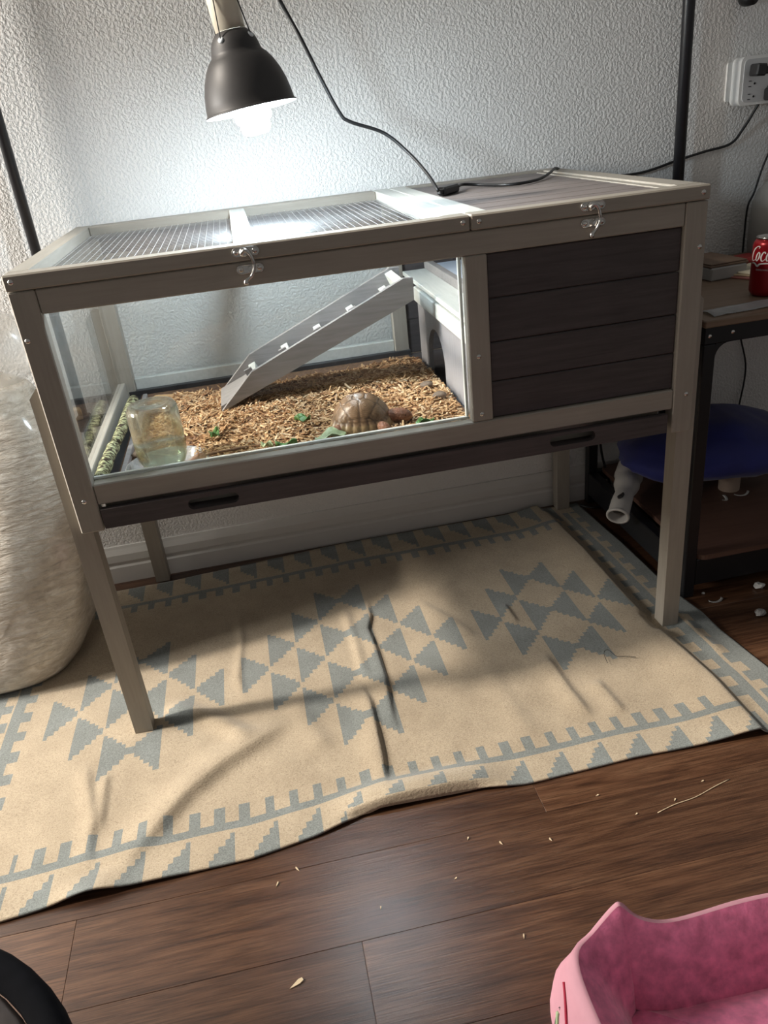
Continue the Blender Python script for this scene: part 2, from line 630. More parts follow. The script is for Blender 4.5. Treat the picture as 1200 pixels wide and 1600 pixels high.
    # outline: front edge wanders, corner of the right edge bulges
    fe = np.interp(X, [-.4, -.2, -.1, 0, .2, .3, .43, .7, .9, 1.15, 1.3], [-.362, -.358, -.350, -.348, -.346, -.331, -.314, -.319, -.314, -.326, -.330])
    tt = np.clip((.15 - Y) / (.15 - y0), 0, 1) ** 3
    Yn = Y + (fe - y0) * tt
    be = np.interp(X, [-.4, .02, .5, 1.1, 1.3], [.634, .640, .678, .672, .665])
    tb = np.clip((Y - .15) / (y1 - .15), 0, 1) ** 3
    Yn = Yn + (be - y1) * tb
    re = np.interp(Yn, [-.35, -.16, -.02, .05, .14, .4, .67], [1.268, 1.266, 1.248, 1.246, 1.233, 1.222, 1.206])
    tr = np.clip((X - .75) / (x1 - .75), 0, 1) ** 2
    Xn = X + (re - x1) * tr
    # front hem lifted and rolled down between x .33 and .68, small lift at the far left
    lift = np.clip(1.25 - np.abs((X - .50) / .20) * 1.25, 0, 1)
    lift = lift * lift * (3 - 2 * lift)
    zl = .022 * lift
    m_ = np.clip((-.225 - Yn) / .06, 0, 1)
    Z += zl * m_ * m_ * (3 - 2 * m_)
    beyond = np.clip((-.296 - Yn), 0, 1)
    roll = (beyond > 0) & (lift > .05)
    bl = np.clip(lift * 1.6, 0, 1)
    Z = np.where(beyond > 0, Z * (1 - bl) + bl * np.maximum(Z * (1 - (beyond / .021) ** 2), .001), Z)
    Yn = np.where(beyond > 0, Yn * (1 - bl) + bl * (-.296 - beyond * .55), Yn)
    l2 = np.exp(-((X - .045) / .05) ** 2) * np.clip((-.30 - Yn) / .05, 0, 1)
    l3 = np.exp(-((X + .06) / .05) ** 2) * np.clip((-.30 - Yn) / .05, 0, 1)
    Z += .016 * l3 + .006 * l2
    Z += .0045
    blue &= ~((lift[:-1, :-1] > .4) & (Yn[:-1, :-1] < -.298))
    N = (nx + 1)
    verts = np.stack([Xn, Yn, Z], -1).reshape(-1, 3).astype(np.float32)
    jj, ii = np.meshgrid(np.arange(ny), np.arange(nx), indexing='ij')
    a = (jj * N + ii).ravel()
    quads = np.stack([a, a + 1, a + 1 + N, a + N], -1)
    me = bpy.data.meshes.new('rug')
    me.vertices.add(len(verts))
    me.vertices.foreach_set('co', verts.ravel())
    me.loops.add(quads.size)
    me.loops.foreach_set('vertex_index', quads.ravel().astype(np.int32))
    me.polygons.add(len(quads))
    me.polygons.foreach_set('loop_start', (np.arange(len(quads)) * 4).astype(np.int32))
    me.polygons.foreach_set('loop_total', np.full(len(quads), 4, np.int32))
    me.materials.append(CREAM)
    me.materials.append(BLUEG)
    me.polygons.foreach_set('material_index', blue.ravel().astype(np.int32))
    me.polygons.foreach_set('use_smooth', [True] * len(quads))
    me.update(calc_edges=True)
    me.validate()
    o = bpy.data.objects.new('rug', me)
    COL.objects.link(o)
    sm = o.modifiers.new('thickness', 'SOLIDIFY')
    sm.thickness = .0036
    sm.offset = -1
    tag(o, 'cream flatweave rug with grey blue stepped triangle medallions and comb borders', 'rug')
    return o
build_rug()

# ------------------------------------------------------------------ tortoise hutch
W = 1.15
H0 = .903
hutch = thing('tortoise_hutch', 'beige and grey wooden tortoise hutch on tall legs with glass front and mesh lid', 'hutch', (W / 2, .34, .0056))

def bx(name, x0, x1, y0, y1, z0, z1, mat, parent, bev=.0014, label=None):
    return part(name, vf_box(x0, x1, y0, y1, z0, z1, bev), mat, parent, label=label)

# legs with the outer top corner cut off
ZL = .0056
def leg(xa, xb, ya, yb, outer):
    if outer < 0:
        poly = [(xa, ZL), (xb, ZL), (xb, .745), (xa + .015, .745), (xa, .728)]
    else:
        poly = [(xa, ZL), (xb, ZL), (xb, .728), (xb - .015, .745), (xa, .745)]
    return part('leg', vf_prism(poly, [], 'xz', ya, yb), BEIGE_Z, hutch)
for ya in (.030, .646):
    leg(-.024, .0124, ya, ya + .036, -1)
    leg(W - .0124, W + .024, ya, ya + .036, 1)

# front posts, rails, mullion
for xa in (0, W - .040):
    bx('post', xa, xa + .040, 0, .0295, .485, H0, BEIGE_Z, hutch, .002)
bx('top_rail', .0404, W - .0404, .002, .022, .865, H0, BEIGE_X, hutch, .002)
bx('bottom_rail', .0404, W - .0404, .002, .028, .534, .572, BEIGE_X, hutch, .002)
bx('mullion', .718, .757, .002, .022, .5725, .8645, BEIGE_Z, hutch, .002)
# the boarded half of the front
zz = [.5726, .6410, .7125, .7885, .8644]
for a, b_ in zip(zz[:-1], zz[1:]):
    bx('board', .7575, W - .0405, .009, .020, a + .0006, b_ - .0006, DARK_X, hutch, .0022)
# back posts and rails
bx('post', .0128, .0500, .634, .6685, .485, H0, BEIGE_Z, hutch)
bx('post', W - .0500, W - .0128, .634, .6685, .485, H0, BEIGE_Z, hutch)
bx('post', .702, .738, .640, .6685, .5335, H0, BEIGE_Z, hutch)
bx('back_rail', .0504, .7016, .650, .6685, .5345, .574, PALE_Y, hutch)
bx('back_rail', .0504, .7016, .650, .6685, .868, H0, DARK_X, hutch)
zz = [.5345, .62, .71, .80, H0]
for a, b_ in zip(zz[:-1], zz[1:]):
    bx('board', .7384, W - .0504, .652, .662, a + .0005, b_ - .0005, DARK_X, hutch)
# sides
bx('side_rail', .0128, .0300, .0667, .6336, .5345, .572, BEIGE_LIT_Y, hutch)
bx('side_rail', .0128, .0300, .0300, .6336, .868, H0, BEIGE_LIT_Y, hutch)
bx('side_rail', W - .0300, W - .0128, .0667, .6336, .5345, .572, BEIGE_LIT_Y, hutch)
bx('side_rail', W - .0300, W - .0128, .0300, .6336, .868, H0, BEIGE_LIT_Y, hutch)
zz = [.5725, .646, .72, .794, .8675]
for a, b_ in zip(zz[:-1], zz[1:]):
    bx('side_board', W - .026, W - .016, .0300, .6336, a + .0005, b_ - .0005, DARK_X, hutch)
# glazing
part('pane', vf_box(.0405, .7178, .0225, .0255, .5722, .8648), GLASS, hutch, label='clear front pane')
part('pane', vf_box(.0190, .0215, .0300, .6336, .5722, .8678), GLASS_S, hutch, label='clear side pane')
part('pane', vf_box(.0504, .7016, .6560, .6585, .5742, .8678), GLASS, hutch, label='clear back pane')
# added pale strips: sunlight on the sill and pane edge, put into colour
LIT_EDGE = stained('sunlit edge tone', (.60, .60, .56), (.72, .72, .68), 0, bmp=.05)
bx('lit_edge_strip', .0405, .7178, .0260, .0320, .5722, .5775, LIT_EDGE, hutch, .0008)
bx('lit_edge_strip', .7125, .7178, .0260, .0330, .5780, .8648, LIT_EDGE, hutch, .0008)
# floor and tray
bx('base_panel', .0128, W - .0128, .0300, .6500, .5275, .5340, DARK_X, hutch, .0008)
def slot(cx, cz, L, R, n=8):
    pts = []
    for k in range(n + 1):
        a = -PI / 2 + PI * k / n
        pts.append((cx + L + R * math.cos(a), cz + R * math.sin(a)))
    for k in range(n + 1):
        a = PI / 2 + PI * k / n
        pts.append((cx - L + R * math.cos(a), cz + R * math.sin(a)))
    return pts
tray = part('tray', vf_prism([(.043, .490), (1.098, .490), (1.098, .5265), (.043, .5265)], [slot(.2355, .5080, .035, .0098), slot(.9080, .5105, .035, .0098)], 'xz', -.004, .010), DARK_X, hutch, label='dark stained pull-out tray with two slot handles')
bx('tray_base', .046, 1.095, .0102, .640, .490, .496, DARK_X, tray, .0006)
bx('tray_back', .046, 1.095, .030, .038, .4962, .5262, BEIGE_X, tray, .0006)

# mesh lid
Z0, Z1 = .9045, .929
lid = part('mesh_lid', vf_box(-.001, .7295, -.003, .034, Z0, Z1, .0025), BEIGE_X, hutch, label='left lid framed in beige with wire mesh')
bx('lid_board', -.001, .034, .0344, .6950, Z0, Z1, BEIGE_LIT_Y, lid, .0018)
bx('lid_board', .6915, .7295, .0344, .6950, Z0, Z1, PALE_Y, lid, .0018)
bx('lid_board', .0344, .6911, .6480, .6950, Z0, Z1, BEIGE_X, lid, .0018)
bx('lid_bar', .3490, .3835, .0344, .6476, .9140, Z1, PALE_Y, lid, .0018)
wires = []
x = .0415
while x < .690:
    wires.append(vf_tube([(x, .030, .9122), (x, .650, .9122)], .00045, 4))
    x += .0135
y = .041
while y < .648:
    wires.append(vf_tube([(.030, y, .9112), (.695, y, .9112)], .00045, 4))
    y += .0135
part('wire_mesh', vf_join(*wires), ZINC, lid, kind='stuff', label='galvanised square wire mesh')
# boarded lid
lid2 = part('boarded_lid', vf_box(.7310, W + .001, -.003, .034, Z0, Z1, .0025), BEIGE_X, hutch, label='right lid of narrow grey boards in a beige frame')
bx('lid_board', .7310, .7700, .0344, .6950, Z0, Z1, PALE_Y, lid2, .0018)
bx('lid_board', 1.1080, W + .001, .0344, .6950, Z0, Z1, BEIGE_LIT_Y, lid2, .0018)
bx('lid_board', 1.0880, 1.1076, .0344, .6560, Z0, .9262, BEIGE_LIT_Y, lid2, .0018)
bx('lid_board', .7704, 1.1076, .6564, .6950, Z0, Z1, BEIGE_X, lid2, .0018)
SLAT = stained('grey brown lid board', (.16, .135, .128), (.255, .225, .215), 0, bmp=.2)
n = 9
for k in range(n):
    a = .0346 + k * (.6216 / n)
    bx('slat', .7704, 1.0876, a + .0018, a + .6216 / n - .0018, .9120, .9250, SLAT, lid2, .0016)

# screws
scr = vf_lathe([(.0, .0022), (.0022, .0021), (.0030, .0012), (.0042, .0009), (.0046, -.0012)], 10, Matrix.Rotation(PI / 2, 4, 'X'))
scr_me = mesh_from('screw', scr, STEEL, True)
def screw(x, z, y, parent):
    o = bpy.data.objects.new('screw', scr_me)
    o.parent = parent
    o.location = Vector((x, y, z)) - ORG[parent.name]
    COL.objects.link(o)
for x, z in ((.011, .9185), (.718, .9185)): screw(x, z, -.0028, lid)
for x, z in ((.745, .9175), (1.138, .9170)): screw(x, z, -.0028, lid2)
for x, z in ((.0090, .828), (1.1395, .828), (.0200, .545), (1.1350, .561)): screw(x, z, .0002, hutch)
for x, z in ((.7350, .693), (.7360, .586)): screw(x, z, .0022, hutch)

# swing hook latches
def latch(cx, lean):
    def oblong(cx_, cz, L, R, y0, y1):
        return vf_prism(slot(cx_, cz, L, R, 6), [slot(cx_ - L, cz, .0001, R * .30, 4)], 'xz', y0, y1)
    up = part('latch', vf_join(oblong(cx, .9185, .0145, .0068, -.0046, -.0031),
                               vf_lathe([(.0072, 0), (.0072, .0035), (.0050, .0055), (0, .0058)], 14, Matrix.Translation((cx - .003, -.0046, .9185)) @ Matrix.Rotation(PI / 2, 4, 'X'))), STEEL, hutch, label='steel swing hook latch')
    auto_smooth(up)
    rim = []
    for (ccx, ccz, yy) in ((cx, .9185, -.0046), (cx + .003, .8915, .0005)):
        pts = [(a, yy, b_) for a, b_ in slot(ccx, ccz, .0145, .0064, 6)]
        rim.append(vf_tube(pts + [pts[0]], .0009, 5))
    lo = part('catch_plate', vf_join(oblong(cx + .003, .8915, .0145, .0068, .0005, .0020),
                                     vf_lathe([(.0050, 0), (.0042, .0040), (.0050, .0065), (.0046, .0080), (0, .0084)], 12, Matrix.Translation((cx + .004, .0006, .8915)) @ Matrix.Rotation(PI / 2, 4, 'X'))), STEEL, hutch)
    auto_smooth(lo)
    hook = vf_tube(smooth_path([(cx - .008, -.0105, .9165), (cx - .001, -.0125, .9215), (cx + .006, -.0125, .9150), (cx + .0095, -.0115, .9030), (cx + .0090, -.0110, .8920), (cx + .003, -.0110, .8820), (cx - .006 + lean, -.0120, .8760), (cx - .0075 + lean, -.0130, .8700)], 5), [.0030] * 16 + [.0026] * 12 + [.0030, .0034, .0038, .0042, .0044, .0044, .0040, .0030], 8)
    part('hook', hook, STEEL, up, True)
    part('raised_rim', vf_join(rim[0]), STEEL, up, True)
    part('raised_rim', vf_join(rim[1]), STEEL, lo, True)
    for sx in (-.0145, .0145):
        screw(cx + sx, .9185, -.0048, up)
        screw(cx + .003 + sx, .8915, .0003, lo)
latch(.3655, 0.0)
latch(.9395, .002)

# inside: hide box with arched door and raised platform
ar = [(.100, .5345), (.285, .5345)]
for k in range(13):
    a = PI * k / 12
    ar.append((.3575 - .0725 * math.cos(a), .590 + .0700 * math.sin(a)))
ar += [(.430, .5345), (.515, .5345), (.515, .694), (.033, .694), (.033, .5345)]
part('hide_wall', vf_prism(ar, [], 'yz', .742, .752), GREY_Z, hutch, label='grey hide wall with arched doorway')
bx('hide_beam', .7340, .7580, .0335, .3100, .6945, .7280, PALE_Y, hutch, .0025)
bx('hide_beam', .7340, .7580, .3110, .5150, .6945, .7280, PALE_Y, hutch, .0025)
bx('platform', .7350, 1.1200, .0335, .6300, .7340, .7440, PALE_Y, hutch, .001)
bx('platform_bar', .7900, .8060, .0335, .6300, .7444, .7640, GREY_X, hutch, .001)
PAD = simple('pale blue pad', (.62, .68, .78), .7, var=.12, scale=7, bmp=.4)
bx('pad', .8100, 1.1100, .0400, .6250, .7444, .7540, PAD, hutch, .003)

# ------------------------------------------------------------------ bedding
def bed_h(x, y):
    h = .560 + .016 * math.exp(-((x - .50) / .25) ** 2 - ((y - .28) / .16) ** 2)
    h += .007 * noise.noise(Vector((x * 14, y * 14, 2.2))) + .004 * noise.noise(Vector((x * 34, y * 34, 5.2)))
    left = .115 + .05 * noise.noise(Vector((y * 7, 1.7, 0))) + (.085 if y < .16 else .085 * math.exp(-((y - .16) / .05) ** 2))
    k = min(max((x - left) / .05, 0), 1) * min(max((.555 + .04 * noise.noise(Vector((x * 8, 9.1, 0))) - y) / .08, 0), 1)
    k = k * k * (3 - 2 * k)
    return .5365 + (h - .5365) * k, k

def chip_mat():
    m, nt, out = mat_new('wood chips')
    b = bsdf(nt, out, (.5, .3, .15), .8, spec=.2)
    g = nt.nodes.new('ShaderNodeNewGeometry')
    c = ramp(nt, g.outputs['Random Per Island'], [(0, (.24, .12, .06)), (.2, (.42, .24, .12)), (.55, (.58, .38, .20)), (.85, (.70, .50, .30)), (1, (.80, .63, .43))])
    n = noise_tex(nt, coords(nt, (1, 1, 1)), 260, 3)
    mx = nt.nodes.new('ShaderNodeMix')
    mx.data_type = 'RGBA'
    mx.blend_type = 'MULTIPLY'
    mx.inputs[0].default_value = .6
    nt.links.new(c, mx.inputs[6])
    nt.links.new(ramp(nt, n.outputs[0], [(.3, (.6, .55, .5)), (.65, (1.1, 1.1, 1.1))]), mx.inputs[7])
    nt.links.new(mx.outputs[2], b.inputs['Base Color'])
    return m
CHIP = chip_mat()

gx, gy = 64, 56
bv, bf = [], []
for j in range(gy + 1):
    for i in range(gx + 1):
        x = .062 + (.732 - .062) * i / gx
        y = .034 + (.640 - .034) * j / gy
        bv.append((x, y, bed_h(x, y)[0]))
for j in range(gy):
    for i in range(gx):
        a = j * (gx + 1) + i
        bf.append((a, a + 1, a + gx + 2, a + gx + 1))
bed_v, bed_f = list(bv), list(bf)
MI = [0] * len(bf)
cnt = 0
while cnt < 9500:
    x = random.uniform(.10, .733)
    y = random.uniform(.036, .60)
    z, k = bed_h(x, y)
    if k < random.uniform(.02, .5):
        continue
    L = random.choice((.008, .012, .016, .021, .027)) * random.uniform(.7, 1.25)
    w_ = random.uniform(.0018, .0044)
    t = random.uniform(.0007, .0015)
    M = Matrix.Translation((x, y, z + random.uniform(.0, .0045))) @ Matrix.Rotation(random.uniform(0, 2 * PI), 4, 'Z') @ Matrix.Rotation(random.gauss(0, .28), 4, 'Y') @ Matrix.Rotation(random.gauss(0, .35), 4, 'X')
    v_, f_ = vf_box(-L / 2, L / 2, -w_ / 2, w_ / 2, -t / 2, t / 2)
    pts = [M @ Vector(p) for p in v_]
    if min(p.x for p in pts) < .0315 or max(p.x for p in pts) > .7335 or min(p.y for p in pts) < .0335:
        continue
    if .13 < y < .0 or (x - .155) ** 2 + (y - .085) ** 2 < .078 ** 2:
        continue
    o_ = len(bed_v)
    bed_v += [tuple(p) for p in pts]
    bed_f += [tuple(i + o_ for i in q) for q in f_]
    MI += [1] * 6
    cnt += 1
SOIL = simple('dark litter under the chips', (.16, .085, .045), .9, var=.5, scale=120, bmp=.5)
bed = solo('wood_chip_bedding', (bed_v, bed_f), [SOIL, CHIP], 'loose tan wood chip bedding spread over the floor of the hutch', 'bedding', (.42, .3, .5345), kind='stuff', fix=False)
bed.data.polygons.foreach_set('material_index', MI)
# black liner sheet under it
liner = [vf_box(.0315, .7400, .0335, .6320, .5343, .5356), vf_box(.0335, .7400, .6325, .6490, .5343, .5480, .001)]
solo('tray_liner', vf_join(*liner), LINER, 'black plastic liner under the wood chips inside the hutch', 'liner', (.38, .33, .5343))
bx_v = vf_box(.0700, .0800, .0450, .6000, .5358, .5480, .001)
solo('wooden_strip', bx_v, GREY_X, 'thin grey wooden strip lying along the left side of the liner', 'strip', (.075, .32, .5358))
for a_, (x, y, r_) in enumerate([(.135, .50, .10)]):
    solo('wood_block', vf_xf(vf_box(-.033, .033, -.012, .012, 0, .026, .002), Matrix.Translation((x, y + .004, .5372)) @ Matrix.Rotation(-.32, 4, 'Z')), CHIP, 'flat tan wood block at the back left edge of the chips', 'wood block', (x, y, .537))

# ------------------------------------------------------------------ ramp
ramp_t = thing('wooden_ramp', 'weathered grey wooden ramp with cross cleats leaning on the hide platform', 'ramp', (.48, .378, .565))
rp = [(.262, .569), (.338, .644), (.671, .788), (.691, .787), (.690, .743)]
for ya in (.300, .442):
    part('side_board', vf_prism(rp, [], 'xz', ya, ya + .012), GREY_X, ramp_t)
d = Vector((.690 - .262, 0, .743 - .569)).normalized()
nrm = Vector((-d.z, 0, d.x))
s0 = Vector((.262, 0, .569))
def on_ramp(t, h): 
    p = s0 + d * t + nrm * h
    return (p.x, p.z)
RL = .455
part('deck', vf_prism([on_ramp(0, .0), on_ramp(RL, .0), on_ramp(RL, .008), on_ramp(.004, .008)], [], 'xz', .3124, .4416), GREY_X, ramp_t)
for k in range(5):
    t = .085 + k * .083
    part('cleat', vf_prism([on_ramp(t, .0082), on_ramp(t + .013, .0082), on_ramp(t + .013, .0490), on_ramp(t, .0490)] if False else [on_ramp(t, .0082), on_ramp(t + .016, .0082), on_ramp(t + .016, .0230), on_ramp(t, .0230)], [], 'xz', .3126, .4414), PALE_Y, ramp_t)
    part('cleat_end', vf_prism([on_ramp(t, .0232), on_ramp(t + .016, .0232), on_ramp(t + .016, .0470), on_ramp(t, .0470)], [], 'xz', .3126, .3220), GREY_X, ramp_t)
    # cleat ends stand up against the inside of the near board
part('cleat', vf_prism([on_ramp(.445, .0082), on_ramp(.462, .0082), on_ramp(.462, .044), on_ramp(.445, .044)], [], 'xz', .3126, .4414), PALE_Y, ramp_t)

# ------------------------------------------------------------------ tortoise
TC = Vector((.528, .0985, .5560))
TROT = Matrix.Rotation(math.radians(-12), 4, 'Z')
TM = Matrix.Translation(TC) @ TROT
tort = thing('tortoise', 'small brown tortoise with domed ringed shell and reddish head on the wood chips', 'tortoise', tuple(TC))
def build_shell():
    A_, B_, Hh = .059, .048, .062
    cents, kinds = [], []
    for k in range(5):
        u = -.80 + 1.6 * k / 4
        cents.append((u, 0.0)); kinds.append(0)
    for k in range(4):
        u = -.62 + 1.24 * k / 3
        for s in (-1, 1):
            cents.append((u, s * .60)); kinds.append(1)
    for k in range(24):
        a = 2 * PI * (k + .5) / 24
        cents.append((1.02 * math.cos(a), 1.02 * math.sin(a))); kinds.append(2)
    C3 = []
    def dome(u, v_):
        r = min(math.hypot(u, v_), 1.0)
        z = Hh * (1 - r ** 2.5) ** .58
        z *= (1 + .06 * math.exp(-(v_ / .12) ** 2))
        return Vector((u * A_, v_ * B_, z + .008))
    for u, v_ in cents:
        r = math.hypot(u, v_)
        q = min(1, .985 / r) if r > .985 else 1
        C3.append(dome(u * q, v_ * q))
    nr, na = 54, 120
    V, F, Cc = [], [], []
    for i in range(nr + 1):
        r = (i / nr) ** .75
        for k in range(na):
            a = 2 * PI * k / na
            u, v_ = r * math.cos(a), r * math.sin(a)
            p = dome(u, v_)
            ds = sorted((p - c).length for c in C3)
            g = ds[1] - ds[0]
            groove = math.exp(-(g / .0022) ** 2)
            ring = math.sin(ds[0] * 2 * PI / .0034)
            out_ = p - Vector((0, 0, .01))
            out_.normalize()
            p = p + out_ * (-.0013 * groove + .00055 * ring + .0012 * max(0, 1 - ds[0] / .012))
            if r > .93:
                fl_ = (r - .93) / .07
                p.x *= 1 + .045 * fl_
                p.y *= 1 + .06 * fl_
                p.z -= .001 * fl_ + .0016 * fl_ * (math.cos(a * 24) > .6)
            V.append(tuple(TM @ p))
            base = Vector((.13, .078, .043))
            tan = Vector((.30, .185, .098))
            t = .5 + .5 * ring
            c = base.lerp(tan, .20 + .65 * t * (.5 + .5 * min(1, ds[0] / .012)))
            c = c.lerp(Vector((.07, .042, .026)), .75 * groove)
            if r > .95: c = c.lerp(Vector((.42, .30, .14)), .5)
            Cc.append((c.x, c.y, c.z, 1))
    for i in range(nr):
        for k in range(na):
            k2 = (k + 1) % na
            F.append((i * na + k, i * na + k2, (i + 1) * na + k2, (i + 1) * na + k))
    # underside rim
    o_ = len(V)
    for k in range(na):
        a = 2 * PI * k / na
        V.append(tuple(TM @ Vector((.90 * A_ * math.cos(a), .9 * B_ * math.sin(a), .0075))))
        Cc.append((.25, .17, .08, 1))
    for k in range(na):
        k2 = (k + 1) % na
        F.append((nr * na + k, nr * na + k2, o_ + k2, o_ + k))
    F.append(tuple(range(o_, o_ + na)))
    m, nt, out = mat_new('horn shell')
    b = bsdf(nt, out, (.3, .2, .1), .36, spec=.5)
    at = nt.nodes.new('ShaderNodeAttribute')
    at.attribute_name = 'scute'
    n = noise_tex(nt, coords(nt), 120, 4)
    mx = nt.nodes.new('ShaderNodeMix')
    mx.data_type = 'RGBA'
    mx.blend_type = 'MULTIPLY'
    mx.inputs[0].default_value = .7
    nt.links.new(at.outputs[0], mx.inputs[6])
    nt.links.new(ramp(nt, n.outputs[0], [(.3, (.6, .58, .55)), (.7, (1.15, 1.12, 1.1))]), mx.inputs[7])
    nt.links.new(mx.outputs[2], b.inputs['Base Color'])
    o = part('shell', (V, F), m, tort, True, fix=False, label='domed brown shell with growth rings')
    ca = o.data.color_attributes.new('scute', 'FLOAT_COLOR', 'POINT')
    ca.data.foreach_set('color', [x for c in Cc for x in c])
    return o
def build_body():
    pieces = []
    def L(pts, rad): pieces.append(vf_tube(smooth_path([TM @ Vector(p) for p in pts], 4), None if False else list(np.interp(np.linspace(0, 1, 4 * (len(pts) - 1) + 1), np.linspace(0, 1, len(rad)), rad)), 12))
    # trunk
    tr = []
    for i in range(9):
        t = i / 8
        tr.append((-.050 + .100 * t, 0, .017))
    L(tr, [.008, .017, .0205, .022, .0225, .022, .0205, .017, .009])
    # neck and head
    L([(.030, 0, .022), (.048, -.001, .024), (.064, -.002, .0265), (.078, -.003, .0255), (.090, -.004, .0225), (.0965, -.004, .0205)], [.0125, .0118, .0128, .0132, .0098, .0042])
    # legs
    for s in (-1, 1):
        L([(.030, s * .028, .018), (.044, s * .040, .016), (.052, s * .044, .007), (.062, s * .044, .0035)], [.0105, .0105, .0085, .0055])
        L([(-.034, s * .026, .016), (-.048, s * .036, .014), (-.054, s * .040, .006), (-.050, s * .044, .0035)], [.0115, .0115, .0095, .006])
    L([(-.045, 0, .015), (-.058, .002, .011), (-.068, .004, .006)], [.006, .0038, .0012])
    m, nt, out = mat_new('scaly skin')
    b = bsdf(nt, out, (.22, .12, .07), .6, spec=.3)
    vv = nt.nodes.new('ShaderNodeTexVoronoi')
    vv.inputs['Scale'].default_value = 320
    nt.links.new(coords(nt), vv.inputs['Vector'])
    n = noise_tex(nt, coords(nt), 40, 4)
    nt.links.new(ramp(nt, n.outputs[0], [(.3, (.10, .055, .04)), (.5, (.26, .115, .065)), (.7, (.40, .22, .12))]), b.inputs['Base Color'])
    bump(nt, b, vv.outputs['Distance'], .5, .002)
    o = part('body', vf_join(*pieces), m, tort, True, label='scaly reddish brown body')
    rm = o.modifiers.new('one_skin', 'REMESH')
    rm.mode = 'VOXEL'
    rm.voxel_size = .0016
    rm.use_smooth_shade = True
    ss = o.modifiers.new('relax', 'SMOOTH')
    ss.factor = .5
    ss.iterations = 4
    EYE = simple('dark eye', (.01, .008, .006), .1)
    for s in (-1, 1):
        part('eye', vf_lathe([(0, -.0020), (.0014, -.0014), (.0020, 0), (.0014, .0014), (0, .0020)], 10, Matrix.Translation(TM @ Vector((.0835, -.0034 + s * .0094, .0275)))), EYE, o, True)
build_body()
build_shell()

# ------------------------------------------------------------------ jar waterer, dish, branches, greens, stones
JX, JY = .156, .085
jar = thing('glass_jar', 'upturned clear glass jar of water standing in a shallow dish', 'jar', (JX, JY, .5400))
JT = Matrix.Translation((JX, JY, .5400))
out_p = [(.0335, .004), (.0345, .016), (.0400, .026), (.0445, .036), (.0455, .050), (.0455, .118), (.0440, .128), (.0395, .1345), (.0300, .1360), (.0270, .1330), (.0, .1325)]
in_p = [(r - .0022 if r > .003 else r, z - .0024) for r, z in out_p[::-1]]
part('jar_glass', vf_lathe(out_p + in_p[:-1] + [(.0313, .004)], 40, JT, loop=False), JAR_G, jar, True)
part('water', vf_lathe([(0, .0045), (.0312, .0045), (.0322, .015), (.0377, .0250), (.0418, .035), (.0428, .050), (.0428, .058), (0, .058)], 40, JT), WATER, jar, True)
def jar_mat():
    m, nt, out = mat_new('thick jar glass')
    g = nt.nodes.new('ShaderNodeBsdfGlass')
    g.inputs['IOR'].default_value = 1.45
    g.inputs['Roughness'].default_value = .0
    g.inputs[0].default_value = (.95, .97, .95, 1)
    t = nt.nodes.new('ShaderNodeBsdfTransparent')
    t.inputs[0].default_value = (.95, .97, .95, 1)
    lw = nt.nodes.new('ShaderNodeLayerWeight')
    lw.inputs[0].default_value = .45
    mr = nt.nodes.new('ShaderNodeMapRange')
    mr.inputs[3].default_value = .12
    mr.inputs[4].default_value = .95
    nt.links.new(lw.outputs['Facing'], mr.inputs[0])
    mx = nt.nodes.new('ShaderNodeMixShader')
    nt.links.new(mr.outputs[0], mx.inputs[0])
    nt.links.new(t.outputs[0], mx.inputs[1])
    nt.links.new(g.outputs[0], mx.inputs[2])
    nt.links.new(mx.outputs[0], out.inputs[0])
    return m
jar.children[0].data.materials[0] = jar_mat()
DISH = pane_material('pale dish glass', (.86, .89, .90), 1.6, .08, haze=.5)
solo('shallow_dish', vf_lathe([(0, .0010), (.058, .0010), (.066, .008), (.073, .0215), (.0745, .0225), (.076, .0215), (.069, .0055), (.060, -.0020), (0, -.0020)], 44, Matrix.Translation((JX + .005, JY + .004, .5385))), DISH, 'shallow pale dish under the upturned glass jar', 'dish', (JX, JY, .5365), smooth=True)

def bark_mat():
    m, nt, out = mat_new('lichen bark')
    b = bsdf(nt, out, (.2, .2, .1), .9, spec=.15)
    n = noise_tex(nt, coords(nt, (60, 90, 60)), 1.6, 5, .6, .6)
    nt.links.new(ramp(nt, n.outputs[0], [(.36, (.035, .026, .020)), (.47, (.11, .085, .055)), (.53, (.42, .44, .24)), (.68, (.62, .62, .42))]), b.inputs['Base Color'])
    bump(nt, b, n.outputs[0], .8, .004)
    return m
BARK = bark_mat()
def branch(pts, r0, r1, label, seed):
    sp = smooth_path(pts, 10)
    rr_ = [(r0 + (r1 - r0) * i / (len(sp) - 1)) * (1 + .16 * noise.noise(Vector((i * .6, seed, 0)))) for i in range(len(sp))]
    rr_[0] *= .8
    rr_[-1] *= .8
    return solo('lichen_branch', vf_tube(sp, rr_, 12), BARK, label, 'branch', tuple(sp[0]), group='branches along the left pane', smooth=True)
branch([(.0450, .0460, .5600), (.0450, .0900, .5610), (.0465, .1700, .5610), (.0480, .2300, .5590)], .0130, .0120, 'short lichen covered branch lying nearest the front pane', 1.3)
branch([(.0480, .2480, .5570), (.0520, .3300, .5580), (.0540, .4200, .5590), (.0580, .5300, .5590)], .0105, .0125, 'longer dark branch with lichen behind the jar, reaching the back corner', 4.1)
STONE = simple('brown grey stone', (.17, .125, .09), .7, var=.4, scale=60, bmp=.4)
def stone(x, y, z, r, label, seed):
    V, F = vf_lathe([(r * math.sin(PI * i / 8), -r * math.cos(PI * i / 8)) for i in range(9)], 12)
    V = [tuple(Vector(v) * (1 + .25 * noise.noise(Vector(v) * (1.2 / r) + Vector((seed, 0, 0))))) for v in V]
    V = [(a * 1.25 + x, b_ + y, c * .7 + z) for a, b_, c in V]
    solo('stone', (V, F), STONE, label, 'stone', (x, y, z), smooth=True)
